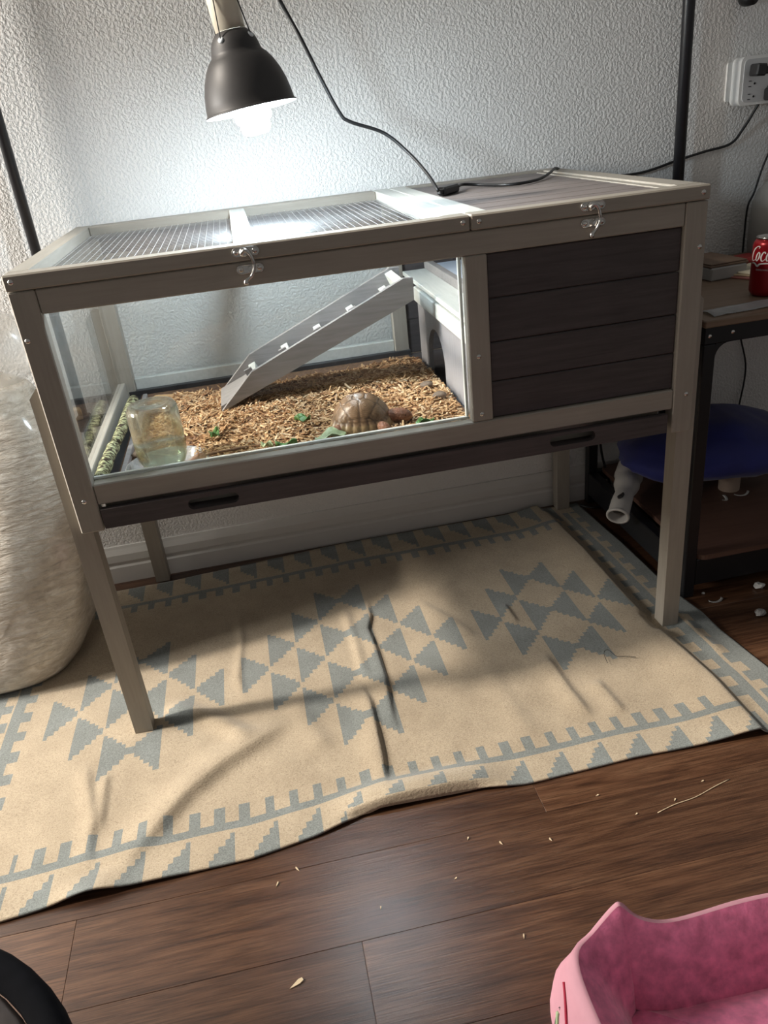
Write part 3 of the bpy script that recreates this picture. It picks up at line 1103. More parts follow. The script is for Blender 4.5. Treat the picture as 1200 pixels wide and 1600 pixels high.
stone(.0940, .2000, .5440, .0105, 'small brownish stone beside the lichen branch', 2)
stone(.0980, .2320, .5430, .0090, 'smaller rounded stone just behind the brownish stone by the branch', 7)
stone(.6900, .2450, .5780, .0110, 'brown pebble in the chips before the arched doorway', 12)
stone(.7000, .1750, .5740, .0120, 'dark clod on the chips against the grey hide wall', 16)

# a thin bark stick along the front
solo('bark_stick', vf_tube(smooth_path([(.232, .078, .566), (.28, .074, .569), (.33, .070, .570), (.385, .058, .569)], 6), [.0028 + .0006 * math.sin(i) for i in range(19)], 8), simple('brown bark', (.20, .11, .06), .85, var=.4, scale=80), 'thin brown stick lying on the chips along the front pane', 'stick', (.3, .07, .566), smooth=True)

LEAF = simple('salad green', (.09, .20, .045), .5, var=.5, scale=50)
LEAFP = simple('pale lettuce rib', (.40, .47, .25), .5, var=.35, scale=40)
def leaf(x, y, L, w_, rz, mat, label, seed):
    V, F = [], []
    nu, nv = 9, 5
    R_ = Matrix.Rotation(rz, 4, 'Z')
    for i in range(nu):
        t = i / (nu - 1)
        wid = w_ * math.sin(PI * min(.98, .06 + .92 * t)) ** .7
        for j in range(nv):
            s = -1 + 2 * j / (nv - 1)
            p = Vector(((t - .5) * L, s * wid / 2 * (1 + .25 * math.sin(9 * t + seed)), .003 + .006 * math.sin(7 * t + 3 * s + seed) * abs(s) + .006 * abs(s)))
            p = R_ @ p
            V.append((p.x + x, p.y + y, bed_h(x + p.x, y + p.y)[0] + .005 + p.z))
    for i in range(nu - 1):
        for j in range(nv - 1):
            a = i * nv + j
            F.append((a, a + 1, a + nv + 1, a + nv))
    o = solo('lettuce_leaf', (V, F), mat, label, 'leaf', (x, y, bed_h(x, y)[0]), group='salad leaves on the bedding', smooth=True)
    sm = o.modifiers.new('thickness', 'SOLIDIFY')
    sm.thickness = .0007
leaf(.462, .052, .060, .026, .2, LEAFP, 'pale lettuce leaf under the front left of the tortoise', 1)
leaf(.640, .050, .042, .022, .4, LEAF, 'green leaf just in front of the head of the tortoise', 2.2)
leaf(.420, .150, .034, .018, -.5, LEAF, 'small green leaf behind the tortoise, to its left', 3.1)
leaf(.250, .160, .024, .020, .9, LEAF, 'lone dark green leaf tip to the right of the glass jar', 4.4)
leaf(.380, .050, .040, .012, .1, LEAF, 'thin green shred against the middle of the front pane', 5.2)
leaf(.345, .052, .022, .012, -.3, LEAFP, 'tiny pale shred left of the thin green shred', 6.0)

# ------------------------------------------------------------------ hanging lamp
LS = 0.9688
LR = Vector((.4194, .250, 1.1180))
ax = Vector((-.0145, .006, .123)).normalized()
LM = Matrix.Translation(LR) @ Vector((0, 0, 1)).rotation_difference(ax).to_matrix().to_4x4() @ Matrix.Scale(LS, 4)
lamp = thing('hanging_lamp', 'charcoal bell shaped dome lamp hanging lit above the mesh lid', 'lamp', tuple(LR))
po = [(.0830, -.0010), (.0835, .0010), (.0815, .0022), (.0800, .0045), (.0785, .0180), (.0750, .0360), (.0690, .0540), (.0610, .0700), (.0530, .0815), (.0455, .0885), (.0440, .0930), (.0420, .1020), (.0380, .1120), (.0310, .1200), (.0270, .1235)]
pi_ = [(max(r - .0016, .001), z - .0008) for r, z in po[3:]][::-1]
sh = part('lamp_shade', vf_lathe(po + [(.0262, .1235)], 56, LM), SHADE_M, lamp, True, label='matt charcoal bell shade')
sh.data.materials.append(WHITE_E)
# remove the end caps so the bell is open
bm = bmesh.new(); bm.from_mesh(sh.data)
bmesh.ops.delete(bm, geom=[f for f in bm.faces if len(f.verts) > 4], context='FACES_ONLY')
bm.to_mesh(sh.data); bm.free()
inn = part('shade_lining', vf_lathe([(.0828, -.0010), (.0800, .0015)] + [(r - .0020, z) for r, z in po[3:]], 56, LM), WHITE_E, sh, True, label='white inside of the shade')
bm = bmesh.new(); bm.from_mesh(inn.data)
bmesh.ops.delete(bm, geom=[f for f in bm.faces if len(f.verts) > 4], context='FACES_ONLY')
bm.to_mesh(inn.data); bm.free()
part('socket', vf_lathe([(.0245, .0900), (.0245, .1240), (.0262, .1245), (.0275, .1900), (.0280, .2150), (.0230, .2260), (.0090, .2320), (.0090, .245), (0, .246)], 32, LM), SOCKET, lamp, True, label='cream lamp socket')
m, nt, out = mat_new('lit bulb')
em = nt.nodes.new('ShaderNodeEmission')
em.inputs[0].default_value = (.74, .89, 1.0, 1)
em.inputs[1].default_value = 195.0
nt.links.new(em.outputs[0], out.inputs[0])
BULB = m
bp = [(0, -.0420), (.0150, -.0415), (.0225, -.0385), (.0260, -.0330), (.0270, -.0270), (.0262, -.0225), (.0300, -.0200), (.0330, -.0150), (.0335, -.0090), (.0320, -.0030), (.0335, .0030), (.0330, .0130), (.0310, .0200), (.0240, .0290), (.0190, .0400), (.0190, .0500)]
part('bulb', vf_lathe(bp, 32, LM), BULB, lamp, True, label='glowing white bulb')
part('bulb_base', vf_lathe([(.0195, .0500), (.0200, .0900), (.0120, .0920)], 24, LM), WHITE_P, lamp, True)
GROM = simple('white grommet', (.7, .75, .78), .4, var=.03)
for aa in (-2.15, -.65, 2.4):
    p = LM @ Vector((.0392 * math.cos(aa), .0392 * math.sin(aa), .1105))
    nrm_ = (LM.to_3x3() @ Vector((math.cos(aa), math.sin(aa), .75))).normalized()
    part('grommet', vf_lathe([(0, .0012), (.0030, .0014), (.0052, .0006), (.0054, -.0020)], 14, Matrix.Translation(p) @ Vector((0, 0, 1)).rotation_difference(nrm_).to_matrix().to_4x4()), GROM, sh, True)
    q = LM @ Vector((.030 * math.cos(aa), .030 * math.sin(aa), .165))
    top = LM @ Vector((0.0, 0, .290))
    part('hanging_wire', vf_tube(smooth_path([p, q, LM @ Vector((.018 * math.cos(aa), .018 * math.sin(aa), .24)), top], 5), .0011, 6), BLACK_M, lamp, True)

part('hanging_wire', vf_tube([LM @ Vector((0, 0, .285)), (LR.x - .016, LR.y, 1.966)], .0011, 6), BLACK_M, lamp, True)
# cord with switch
cord = thing('lamp_cord', 'black lamp cord with inline switch lying over the boarded lid to the power strip', 'cord', (.80, .50, .93))
top = LM @ Vector((0.0, 0, .246))
path = [top + Vector((.0, .0, .0)), (.436, .29, 1.410), (.480, .42, 1.360), (.516, .50, 1.3037), (.5472, .50, 1.237), (.576, .50, 1.1676), (.6069, .50, 1.1009), (.6270, .50, 1.0810), (.6964, .50, 1.0523), (.742, .475, 1.008), (.765, .420, .968), (.773, .372, .9385)]
part('cord', vf_tube(smooth_path(path, 8), .0036, 8), RUBBER, cord, True)
sw = Matrix.Translation((.805, .410, .9315)) @ Matrix.Rotation(math.atan2(.066, .060), 4, 'Z')
part('switch', vf_join(vf_xf(vf_box(-.033, .033, -.010, .010, -.0055, .0110, .0035), sw),
                       vf_xf(vf_box(-.044, -.0325, -.0055, .0055, -.002, .007, .002), sw),
                       vf_xf(vf_box(.0325, .040, -.0055, .0055, -.002, .007, .002), sw)), BLACK_P, cord, label='black inline switch')
path = [(.833, .443, .9345), (.858, .485, .9345), (.895, .480, .9300), (.925, .410, .9300), (.965, .400, .9300), (1.020, .450, .9295), (1.070, .520, .9330), (1.120, .610, .9340), (1.170, .675, .9180), (1.260, .696, .8960), (1.3796, .698, .8915), (1.4824, .6985, .9105), (1.5512, .6985, .9220), (1.6204, .697, .9330), (1.6480, .690, .9650), (1.665, .675, 1.005), (1.680, .660, 1.045), (1.682, .640, 1.073), (1.662, .632, 1.088)]
part('cord', vf_tube(smooth_path(path, 8), .0032, 8), RUBBER, cord, True)
PM = Matrix.Translation((1.640, .632, 1.092)) @ Matrix.Rotation(.10, 4, 'Y')
part('plug', vf_join(vf_xf(vf_box(-.016, .010, -.014, .020, -.013, .013, .003), PM), vf_xf(vf_box(.0095, .024, -.009, .006, -.008, .008, .002), PM)), BLACK_P, cord, label='black plug in the power strip')
# thin second cord down to the desk
solo('thin_cord', vf_tube(smooth_path([(1.780, .690, .985), (1.7253, .694, .8917), (1.6994, .694, .8102), (1.6847, .694, .7750), (1.683, .694, .700), (1.686, .694, .560), (1.700, .694, .44), (1.730, .694, .33), (1.720, .694, .20)], 8), .0026, 8), RUBBER, 'thin black cable running down the wall behind the red can', 'cable', (1.70, .69, .2), smooth=True)

# ------------------------------------------------------------------ black poles
def pole(x, y, r, label, z0=0.0):
    t = thing('black_pole', label, 'pole', (x, y, 0), group='black metal poles')
    part('shaft', vf_lathe([(0, z0 + .012), (r, z0 + .012), (r, 1.95), (r * .9, 1.955), (0, 1.956)], 20, Matrix.Translation((x, y, 0))), BLACK_M, t, True)
    if z0:
        part('arm', vf_tube([(x, y, 1.935), (.18, .445, 1.960), (LR.x - .018, LR.y, 1.975)], r * .7, 12), BLACK_M, t, True)
        part('clamp', vf_join(vf_box(x - .016, x + .016, y - .016, y + .016, z0 + .10, z0 + .14, .003), vf_box(x + .0155, -.0242, y - .012, y + .012, z0 + .108, z0 + .132, .002)), BLACK_P, t)
        return
    part('foot', vf_lathe([(0, .001), (.020, .001), (.021, .005), (.015, .012), (0, .012)], 20, Matrix.Translation((x, y, 0))), BLACK_P, t, True)
pole(-.0930, .665, .0115, 'black metal pole against the wall at the far left behind the plastic bag', .36)
pole(1.4650, .665, .0140, 'thicker black metal pole against the wall behind the right end of the hutch')

# ------------------------------------------------------------------ power strip on the wall
strip = thing('power_strip', 'white multi-outlet surge protector mounted on the wall at right', 'power strip', (1.70, .70, 1.02))
body = []
def rounded_rect(x0, x1, z0, z1, r, n=5):
    pts = []
    for cx, cz, a0 in ((x1 - r, z1 - r, 0), (x0 + r, z1 - r, PI / 2), (x0 + r, z0 + r, PI), (x1 - r, z0 + r, 1.5 * PI)):
        for k in range(n + 1):
            a = a0 + PI / 2 * k / n
            pts.append((cx + r * math.cos(a), cz + r * math.sin(a)))
    return pts
part('housing', vf_prism(rounded_rect(1.609, 1.850, 1.0175, 1.1240, .014), [], 'xz', .662, .7000), WHITE_P, strip)
FACEP = simple('grey white outlet face', (.52, .52, .52), .4, var=.03)
face = part('outlet_face', vf_prism(rounded_rect(1.617, 1.842, 1.0245, 1.1170, .011), [], 'xz', .6600, .6620), FACEP, strip)
DARKSLOT = simple('outlet slot', (.008, .008, .008), .6)
for cx, cz in ((1.640, 1.092), (1.640, 1.064), (1.640, 1.036), (1.700, 1.092), (1.700, 1.064), (1.700, 1.036)):
    part('outlet', vf_join(vf_box(cx - .0085, cx - .0015, .6594, .6602, cz + .0050, cz + .0066), vf_box(cx - .0085, cx - .0015, .6594, .6602, cz - .0066, cz - .0050),
                           vf_lathe([(0, .0004), (.0025, .0004), (.0025, -.0004)], 10, Matrix.Translation((cx + .0072, .6598, cz)) @ Matrix.Rotation(PI / 2, 4, 'X'))), DARKSLOT, face)
solo('wall_plate', vf_prism(rounded_rect(1.5970, 1.6800, 1.0290, 1.1150, .005), [], 'xz', .6985, .7049), WHITE_P, 'white outlet cover plate behind the surge protector', 'wall plate', (1.64, .702, 1.03))
# a second plug at the very edge of the picture
solo('black_plug', vf_join(vf_box(1.672, 1.705, .630, .6593, 1.024, 1.052, .004), vf_box(1.704, 1.720, .636, .652, 1.031, 1.045, .003)), BLACK_P, 'square black plug in the lower outlet of the surge protector', 'plug', (1.688, .645, 1.024))
solo('wall_disc', vf_lathe([(0, 0), (.010, .001), (.016, .006), (.018, .015), (.018, .040), (0, .042)], 20, Matrix.Translation((1.622, .690, 1.245)) @ Matrix.Rotation(PI / 2, 4, 'X') @ Matrix.Translation((0, 0, -.012))), BLACK_P, 'round dark disc on the wall above the surge protector at the top edge', 'disc', (1.622, .69, 1.245), smooth=True)

# ------------------------------------------------------------------ desk
desk = thing('small_desk', 'black metal framed desk with brown wood top and lower shelf at right', 'desk', (1.60, .41, 0))
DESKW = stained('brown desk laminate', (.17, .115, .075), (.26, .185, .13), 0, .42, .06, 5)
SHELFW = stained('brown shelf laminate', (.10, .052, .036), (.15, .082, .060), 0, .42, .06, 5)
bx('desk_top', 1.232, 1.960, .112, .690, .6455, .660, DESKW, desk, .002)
for xa in (1.238, 1.925):
    for ya in (.122, .660):
        bx('leg', xa, xa + .028, ya, ya + .026, .0006, .6080, BLACK_M, desk, .002)
bx('frame_rail', 1.238, 1.953, .122, .148, .6085, .6450, BLACK_M, desk, .002)
bx('frame_rail', 1.238, 1.953, .660, .686, .6085, .6450, BLACK_M, desk, .002)
for xa in (1.238, 1.925):
    bx('side_rail', xa, xa + .028, .1484, .6596, .6085, .6450, BLACK_M, desk, .002)
    bx('side_rail', xa, xa + .028, .1484, .6596, .0300, .0990, BLACK_M, desk, .002)
bx('shelf_rail', 1.2664, 1.9246, .124, .146, .0300, .0990, BLACK_M, desk, .002)
bx('shelf_rail', 1.2664, 1.9246, .662, .684, .0700, .0990, BLACK_M, desk, .002)
# rounded inner corners of the front frame
def gusset(cx, sgn):
    R = .030
    pts = [(cx, .6083)]
    for k in range(9):
        a = PI / 2 * k / 8
        pts.append((cx + sgn * (R - R * math.sin(a)), .6083 - R + R * math.cos(a)))
    return pts
part('corner_gusset', vf_prism(gusset(1.2662, 1), [], 'xz', .124, .146), BLACK_M, desk)
part('corner_gusset', vf_prism(gusset(1.9248, -1), [], 'xz', .124, .146), BLACK_M, desk)
shp = []
for cx, cy, a0 in ((1.900, .650, 0), (1.300, .650, PI / 2), (1.290, .140, PI), (1.900, .140, 1.5 * PI)):
    for k in range(6):
        a = a0 + PI / 2 * k / 5
        shp.append((cx + .022 * math.cos(a), cy + .022 * math.sin(a)))
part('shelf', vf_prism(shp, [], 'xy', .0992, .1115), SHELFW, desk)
for x, z in ((1.250, .626), (1.300, .628), (1.400, .628)):
    o = bpy.data.objects.new('screw', scr_me)
    o.parent = desk
    o.location = Vector((x, .1222, z)) - ORG[desk.name]
    COL.objects.link(o)

# soda can -------------------------------------------------------
CX, CY, CZ = 1.448, .246, .6602
can = thing('soda_can', 'red soda can with white script lettering standing on the desk', 'can', (CX, CY, CZ))
CT = Matrix.Translation((CX, CY, CZ))
REDC = simple('red can lacquer', (.34, .008, .014), .28, .35, var=.05)
cprof = [(.0255, .0), (.0285, .003), (.0325, .0090), (.0332, .0120), (.0332, .1030), (.0315, .1090), (.0275, .1160)]
part('can_body', vf_lathe([(0, .004), (.022, .004)] + cprof, 48, CT), REDC, can, True)
part('can_lid', vf_lathe([(.0274, .1161), (.0282, .1185), (.0282, .1205), (.0270, .1212), (.0258, .1195), (.0245, .1160), (0, .1160)], 40, CT), STEEL, can, True)
part('pull_tab', vf_prism(slot(CX, CY - .006, .004, .0065, 6), [], 'xy', CZ + .1165, CZ + .1180), STEEL, can)
view_a = math.atan2(CAM_C.y - CY, CAM_C.x - CX)     # the lettering is turned towards the room
LETTER = simple('white can lettering', (.80, .78, .76), .4, var=.02)
def on_can(u, v_, lift=.00035):
    """u metres along the surface to the right as seen from the room, v height"""
    a = view_a + u / .0332
    r = .0332 + lift
    return (CX + r * math.cos(a), CY + r * math.sin(a), CZ + v_)
def ribbon(pts, wd):
    sp = smooth_path([(p[0], p[1], 0) for p in pts], 6)
    V, F = [], []
    n_ = len(sp)
    for i, p in enumerate(sp):
        t = sp[min(i + 1, n_ - 1)] - sp[max(i - 1, 0)]
        t.normalize()
        w_ = np.interp(i / (n_ - 1), np.linspace(0, 1, len(wd)), wd)
        # broad-nib pen
        nx_, ny_ = -t.y, t.x
        V.append(on_can(p.x + nx_ * w_ / 2, p.y + ny_ * w_ / 2))
        V.append(on_can(p.x - nx_ * w_ / 2, p.y - ny_ * w_ / 2))
    F = [(2 * i, 2 * i + 1, 2 * i + 3, 2 * i + 2) for i in range(n_ - 1)]
    return V, F
u0 = -.0400
script = [
    # C with its curl
    ribbon([(u0 + .0185, .1000), (u0 + .0205, .1035), (u0 + .0150, .1040), (u0 + .0060, .0960), (u0 + .0010, .0840), (u0 + .0020, .0760), (u0 + .0070, .0745), (u0 + .0120, .0780)], [.0010, .0022, .0016, .0030, .0036, .0030, .0016, .0008]),
    # o
    ribbon([(u0 + .0190, .0930), (u0 + .0150, .0870), (u0 + .0135, .0790), (u0 + .0160, .0750), (u0 + .0195, .0800), (u0 + .0215, .0880), (u0 + .0195, .0930), (u0 + .0230, .0905)], [.0016, .0030, .0032, .0016, .0022, .0030, .0014, .0008]),
    # c
    ribbon([(u0 + .0330, .0900), (u0 + .0325, .0935), (u0 + .0285, .0920), (u0 + .0250, .0840), (u0 + .0260, .0765), (u0 + .0300, .0760), (u0 + .0345, .0810)], [.0026, .0016, .0022, .0034, .0028, .0016, .0008]),
    # a
    ribbon([(u0 + .0440, .0915), (u0 + .0400, .0935), (u0 + .0360, .0850), (u0 + .0365, .0765), (u0 + .0400, .0775), (u0 + .0440, .0870), (u0 + .0450, .0935), (u0 + .0435, .0800), (u0 + .0460, .0765), (u0 + .0495, .0810)], [.0012, .0020, .0032, .0024, .0014, .0020, .0028, .0030, .0016, .0008]),
    # hyphen stroke, second word begins beyond the edge of the picture
    ribbon([(u0 + .0500, .0860), (u0 + .0530, .0870), (u0 + .0560, .0865)], [.0010, .0024, .0010]),
    ribbon([(u0 + .0790, .1000), (u0 + .0760, .1040), (u0 + .0660, .0960), (u0 + .0610, .0840), (u0 + .0630, .0755), (u0 + .0700, .0780)], [.0012, .0018, .0030, .0036, .0028, .0010]),
]
part('lettering', vf_join(*script), LETTER, can, fix=False, label='white script lettering')
wave = ribbon([(u0 + .000, .0690), (u0 + .0100, .0700), (u0 + .0180, .0650), (u0 + .0240, .0690), (u0 + .0400, .0705), (u0 + .0600, .0660), (u0 + .080, .0690)], [.0016, .0030, .0046, .0030, .0026, .0030, .0016])
part('ribbon_mark', wave, LETTER, can, fix=False, label='white wave under the lettering')
fc = bpy.data.curves.new('can_text', 'FONT')
fc.body = 'ORIGINAL TASTE'
fc.size = .0052
fc.space_character = 1.25
fo = bpy.data.objects.new('tmp_text', fc)
COL.objects.link(fo)
dg = bpy.context.evaluated_depsgraph_get()
tm = fo.evaluated_get(dg).to_mesh()
tv = [tuple(v.co) for v in tm.vertices]
tf = [tuple(p.vertices) for p in tm.polygons]
fo.evaluated_get(dg).to_mesh_clear()
bpy.data.objects.remove(fo)
part('small_lettering', ([on_can(u0 + .016 + a * .9, .0555 + b_) for a, b_, c in tv], tf), LETTER, can, fix=False, label='small white capitals')

# things on the desk ---------------------------------------------
LEATH = simple('brown card cover', (.16, .105, .070), .6, var=.15, scale=20)
GREYC = simple('grey card', (.34, .335, .32), .6, var=.1, scale=20)
def rbox(cx, cy, z0, lx, ly, h, rz, bev=.003):
    return vf_xf(vf_box(-lx / 2, lx / 2, -ly / 2, ly / 2, 0, h, bev), Matrix.Translation((cx, cy, z0)) @ Matrix.Rotation(rz, 4, 'Z'))
solo('card_box', rbox(1.468, .490, .6602, .100, .130, .030, .12), GREYC, 'flat grey card box on the desk beside the hutch', 'box', (1.468, .49, .66))
solo('brown_booklet', vf_join(rbox(1.470, .495, .6905, .104, .135, .0045, .10, .001), rbox(1.470, .497, .6952, .100, .132, .0035, .11, .001)), LEATH, 'brown booklet lying on top of the grey card box', 'booklet', (1.47, .495, .69))
for k, (cx, cy, rz, c, nm) in enumerate([(1.545, .440, .45, (.50, .20, .17), 'salmon paper sheet under the cream sheets behind the red can'), (1.552, .446, .62, (.62, .52, .34), 'cream folded paper lying on the salmon sheet'), (1.556, .452, .35, (.60, .55, .42), 'topmost pale folded paper behind the red can')]):
    solo('folded_paper', rbox(cx, cy, .6602 + .0046 * k, .125, .075, .0040, rz, .0008), simple('paper %d' % k, c, .7, var=.08), nm, 'paper', (cx, cy, .66 + .0046 * k), group='folded papers on the desk')
solo('red_pouch', rbox(1.628, .575, .6602, .075, .060, .016, .2, .006), simple('red cloth', (.45, .05, .045), .6, var=.15), 'small red pouch at the back of the desk near the wall', 'pouch', (1.628, .575, .66))
solo('red_bead', vf_lathe([(0, .0), (.007, .0), (.0075, .002), (.0075, .016), (.006, .018), (0, .018)], 16, Matrix.Translation((1.268, .215, .6602))), simple('red plastic', (.35, .015, .015), .35), 'tiny red bead at the desk corner by the hutch post', 'bead', (1.268, .215, .66), smooth=True)
FILM = pane_material('clear film', (.80, .80, .78), 1.7, .22, haze=.55)
fv, ff = [], []
for i in range(25):
    for j in range(7):
        t, s = i / 24, j / 6
        x = 1.262 + .36 * t
        y = .132 + .052 * s + .03 * t
        fv.append((x, y, .6618 + .008 * abs(math.sin(PI * s)) * (.5 + .6 * noise.noise(Vector((t * 6, s * 2, 1)))) + .003 * abs(noise.noise(Vector((t * 20, s * 6, 4))))))
for i in range(24):
    for j in range(6):
        a = i * 7 + j
        ff.append((a, a + 7, a + 8, a + 1))
o = solo('plastic_sleeve', (fv, ff), FILM, 'crumpled clear plastic sleeve along the front edge of the desk top', 'plastic sleeve', (1.44, .16, .66), smooth=True)
sm = o.modifiers.new('thickness', 'SOLIDIFY'); sm.thickness = .0005
JUGM = simple('grey translucent plastic', (.20, .197, .188), .5, var=.08, scale=12)
jp = [(0, 0), (.070, 0), (.078, .008), (.080, .030), (.080, .100), (.077, .135), (.066, .165), (.046, .184), (.022, .193), (0, .195)]
solo('grey_jug', vf_lathe(jp, 40, Matrix.Translation((1.716, .585, .6602))), JUGM, 'rounded dull grey plastic jug on the desk behind the red can', 'jug', (1.716, .585, .66), smooth=True)

# things on the desk shelf ---------------------------------------
BLUE = simple('royal blue cloth', (.008, .014, .15), .7, var=.25, scale=10, bmp=.3, sheen=.2)
V, F = vf_lathe([(math.sin(PI * i / 24), -math.cos(PI * i / 24)) for i in range(25)], 40)
nv_ = []
for a, b_, c in V:
    p = Vector((a, b_, c))
    k = 1 + .10 * noise.noise(p * 1.7 + Vector((3, 0, 0))) + .04 * noise.noise(p * 5)
    q = Vector((a * .240 * k, b_ * .200 * k, c * .082 * k))
    q.z += -.16 * q.x * (1 if q.x > 0 else .1) - .05 * max(0, -a - .2) - .06 * max(0, b_)
    nv_.append((q.x + 1.470, q.y + .440, max(q.z + .262, .1122)))
solo('blue_cushion', (nv_, F), BLUE, 'lumpy royal blue cushion stuffed onto the lower desk shelf', 'cushion', (1.475, .432, .112), smooth=True)
noz = thing('white_nozzle', 'white curved plastic nozzle with round open end below the blue cushion', 'nozzle', (1.25, .40, .1))
NW = simple('dull white plastic', (.52, .50, .47), .45, var=.05)
A_ = Vector((1.180, .350, .120)); B_ = Vector((1.232, .418, .150)); C_ = Vector((1.290, .506, .175))
sp = smooth_path([A_, A_.lerp(B_, .5) + Vector((0, 0, .004)), B_, B_.lerp(C_, .5), C_], 6)
rad = list(np.interp(np.linspace(0, 1, len(sp)), [0, .25, .48, .55, .62, .75, .80, .84, 1], [.0265, .0262, .0235, .029, .0335, .0325, .038, .036, .034]))
tb, tfc = vf_tube(sp, rad, 24, cap=False)
tb2, tf2 = vf_tube(sp[:12], [r - .003 for r in rad[:12]], 24, cap=False)
part('tube', (tb, tfc), NW, noz, True)
part('tube_lining', (tb2, tf2), NW, noz, True)
d0 = (sp[1] - sp[0]).normalized()
RM = Matrix.Translation(sp[0]) @ Vector((0, 0, 1)).rotation_difference(d0).to_matrix().to_4x4()
part('rim', vf_lathe([(.0235, -.001), (.0290, -.001), (.0296, .002), (.0290, .006), (.0268, .008), (.0235, .004)], 28, RM, loop=True), NW, noz, True)
part('inner_disc', vf_lathe([(0, .024), (.0230, .024)], 24, RM), simple('nozzle inside', (.36, .32, .28), .6), noz, True)
bt = sp[7] + Vector((-.010, -.012, .0215))
part('button', vf_xf(vf_prism(slot(0, 0, .006, .0075, 6), [], 'xy', -.002, .003), Matrix.Translation(bt) @ Matrix.Rotation(.9, 4, 'Z') @ Matrix.Rotation(-.45, 4, 'X')), BLACK_P, noz, label='black oval button')
CARD = simple('brown cardboard', (.36, .27, .21), .8, var=.1)
tube_c = Matrix.Translation((1.520, .405, .1118))
o = solo('cardboard_tube', vf_lathe([(.0255, 0), (.0265, 0), (.0265, .066), (.0250, .066), (.0250, .001)], 28, tube_c, loop=True), CARD, 'short cardboard tube standing on the lower desk shelf', 'tube', (1.520, .405, .1118), smooth=False)
auto_smooth(o)
PAPW = simple('white paper scrap', (.62, .61, .58), .7, var=.05)
def curl(x, y, z, L, w_, rz, lift, label, mat=PAPW, nm='paper_scrap', cat='scrap', grp='scraps under the desk'):
    V, F = [], []
    for i in range(9):
        t = i / 8
        for s in (-1, 1):
            p = Matrix.Rotation(rz + .9 * (t - .5), 4, 'Z') @ Vector(((t - .5) * L, s * w_ / 2, lift * (2 * t - 1) ** 2 + .001))
            V.append((p.x + x, p.y + y, p.z + z))
    F = [(2 * i, 2 * i + 1, 2 * i + 3, 2 * i + 2) for i in range(8)]
    o = solo(nm, (V, F), mat, label, cat, (x, y, z), group=grp, smooth=True)
    sm = o.modifiers.new('thickness', 'SOLIDIFY'); sm.thickness = .0008; sm.offset = 1
curl(1.480, .350, .1116, .034, .007, 1.0, .004, 'short curled white scrap at the left foot of the cardboard tube')
curl(1.532, .355, .1116, .048, .006, .15, .003, 'longer curled white scrap in front of the cardboard tube')
solo('power_cable', vf_tube(smooth_path([(1.205, .640, .0120), (1.235, .615, .0100), (1.290, .630, .0120), (1.300, .650, .060), (1.275, .655, .160), (1.255, .640, .300), (1.262, .6555, .5)], 8), .0035, 8), RUBBER, 'black cable looping round the back left desk leg', 'cable', (1.25, .64, .005), smooth=True)

# scraps on the floor
def crumple(x, y, r, label, seed, mat=PAPW):
    V, F = vf_lathe([(r * math.sin(PI * i / 6), -r * math.cos(PI * i / 6)) for i in range(7)], 9)
    V = [tuple(Vector(v) * (1 + .6 * noise.noise(Vector(v) * (1.6 / r) + Vector((seed, 0, 0))))) for v in V]
    zmin = min(v[2] for v in V)
    solo('paper_scrap', ([(a * 1.3 + x, b_ + y, (c - zmin) * .7 + .0004) for a, b_, c in V], F), mat, label, 'scrap', (x, y, 0), group='scraps under the desk')
DIMP = simple('dim plastic scrap', (.30, .29, .28), .5)
crumple(1.424, .105, .0095, 'crumpled pale scrap on the floor before the desk shelf', 2)
curl(1.305, .085, .0003, .040, .006, .1, .002, 'thin curled plastic strip on the floor beside the rug corner', DIMP)
crumple(1.362, .008, .010, 'torn clear scrap on the floor at the right edge, nearest the rug', 9, DIMP)
curl(1.480, .110, .0003, .034, .004, .4, .001, 'thin pale strip on the floor at the right edge, under the shelf', DIMP)
crumple(1.292, .125, .0030, 'tiny white crumb on the floor above the curled plastic strip', 5)

SHAV = simple('pale wood shaving', (.62, .50, .33), .8, var=.15)
def sliver(x, y, L, w_, rz, label, z=0.0003, mat=SHAV):
    R_ = Matrix.Translation((x, y, z)) @ Matrix.Rotation(rz, 4, 'Z')
    V = [(-L / 2, -w_ * .1, 0), (L * .2, -w_ / 2, 0), (L / 2, -w_ * .35, 0), (L / 2, w_ * .3, 0), (L * .25, w_ / 2, 0),
         (-L / 2, -w_ * .05, .0012), (L * .2, -w_ / 2, .0018), (L / 2, -w_ * .35, .0022), (L / 2, w_ * .3, .0022), (L * .25, w_ / 2, .0018)]
    F = [(4, 3, 2, 1, 0), (5, 6, 7, 8, 9)] + [(i, (i + 1) % 5, 5 + (i + 1) % 5, 5 + i) for i in range(5)]
    solo('wood_shaving', vf_xf((V, F), R_), mat, label, 'shaving', (x, y, z), group='wood shavings on the floor')
sliver(.2560, -.5765, .022, .007, .45, 'largest pale wood splinter on the bare floor at bottom centre')
for x, y, L, rz in ((.560, -.402, .006, 1), (.610, -.425, .007, 2.0), (.5200, -.470, .005, .3), (.395, -.490, .005, 1.2), (.690, -.440, .006, 1.9), (.240, -.405, .009, 1.1), (.275, -.385, .010, 2.1),
                    (.845, -.430, .005, .4), (.920, -.420, .006, .8), (.800, -.375, .006, .2), (.590, -.590, .007, 1.3), (.985, -.395, .005, .1)):
    sliver(x, y, L, .0022, rz, 'tiny pale wood crumb scattered on the dark bare floor in front of the rug')
solo('pale_splinter', vf_tube(smooth_path([(.880, -.437, .0012), (.915, -.429, .0016), (.955, -.424, .0012), (.998, -.412, .0014), (1.030, -.404, .0012)], 4), .0007, 5), SHAV, 'long thin pale splinter on the floor right of centre', 'splinter', (.95, -.43, 0), smooth=True)
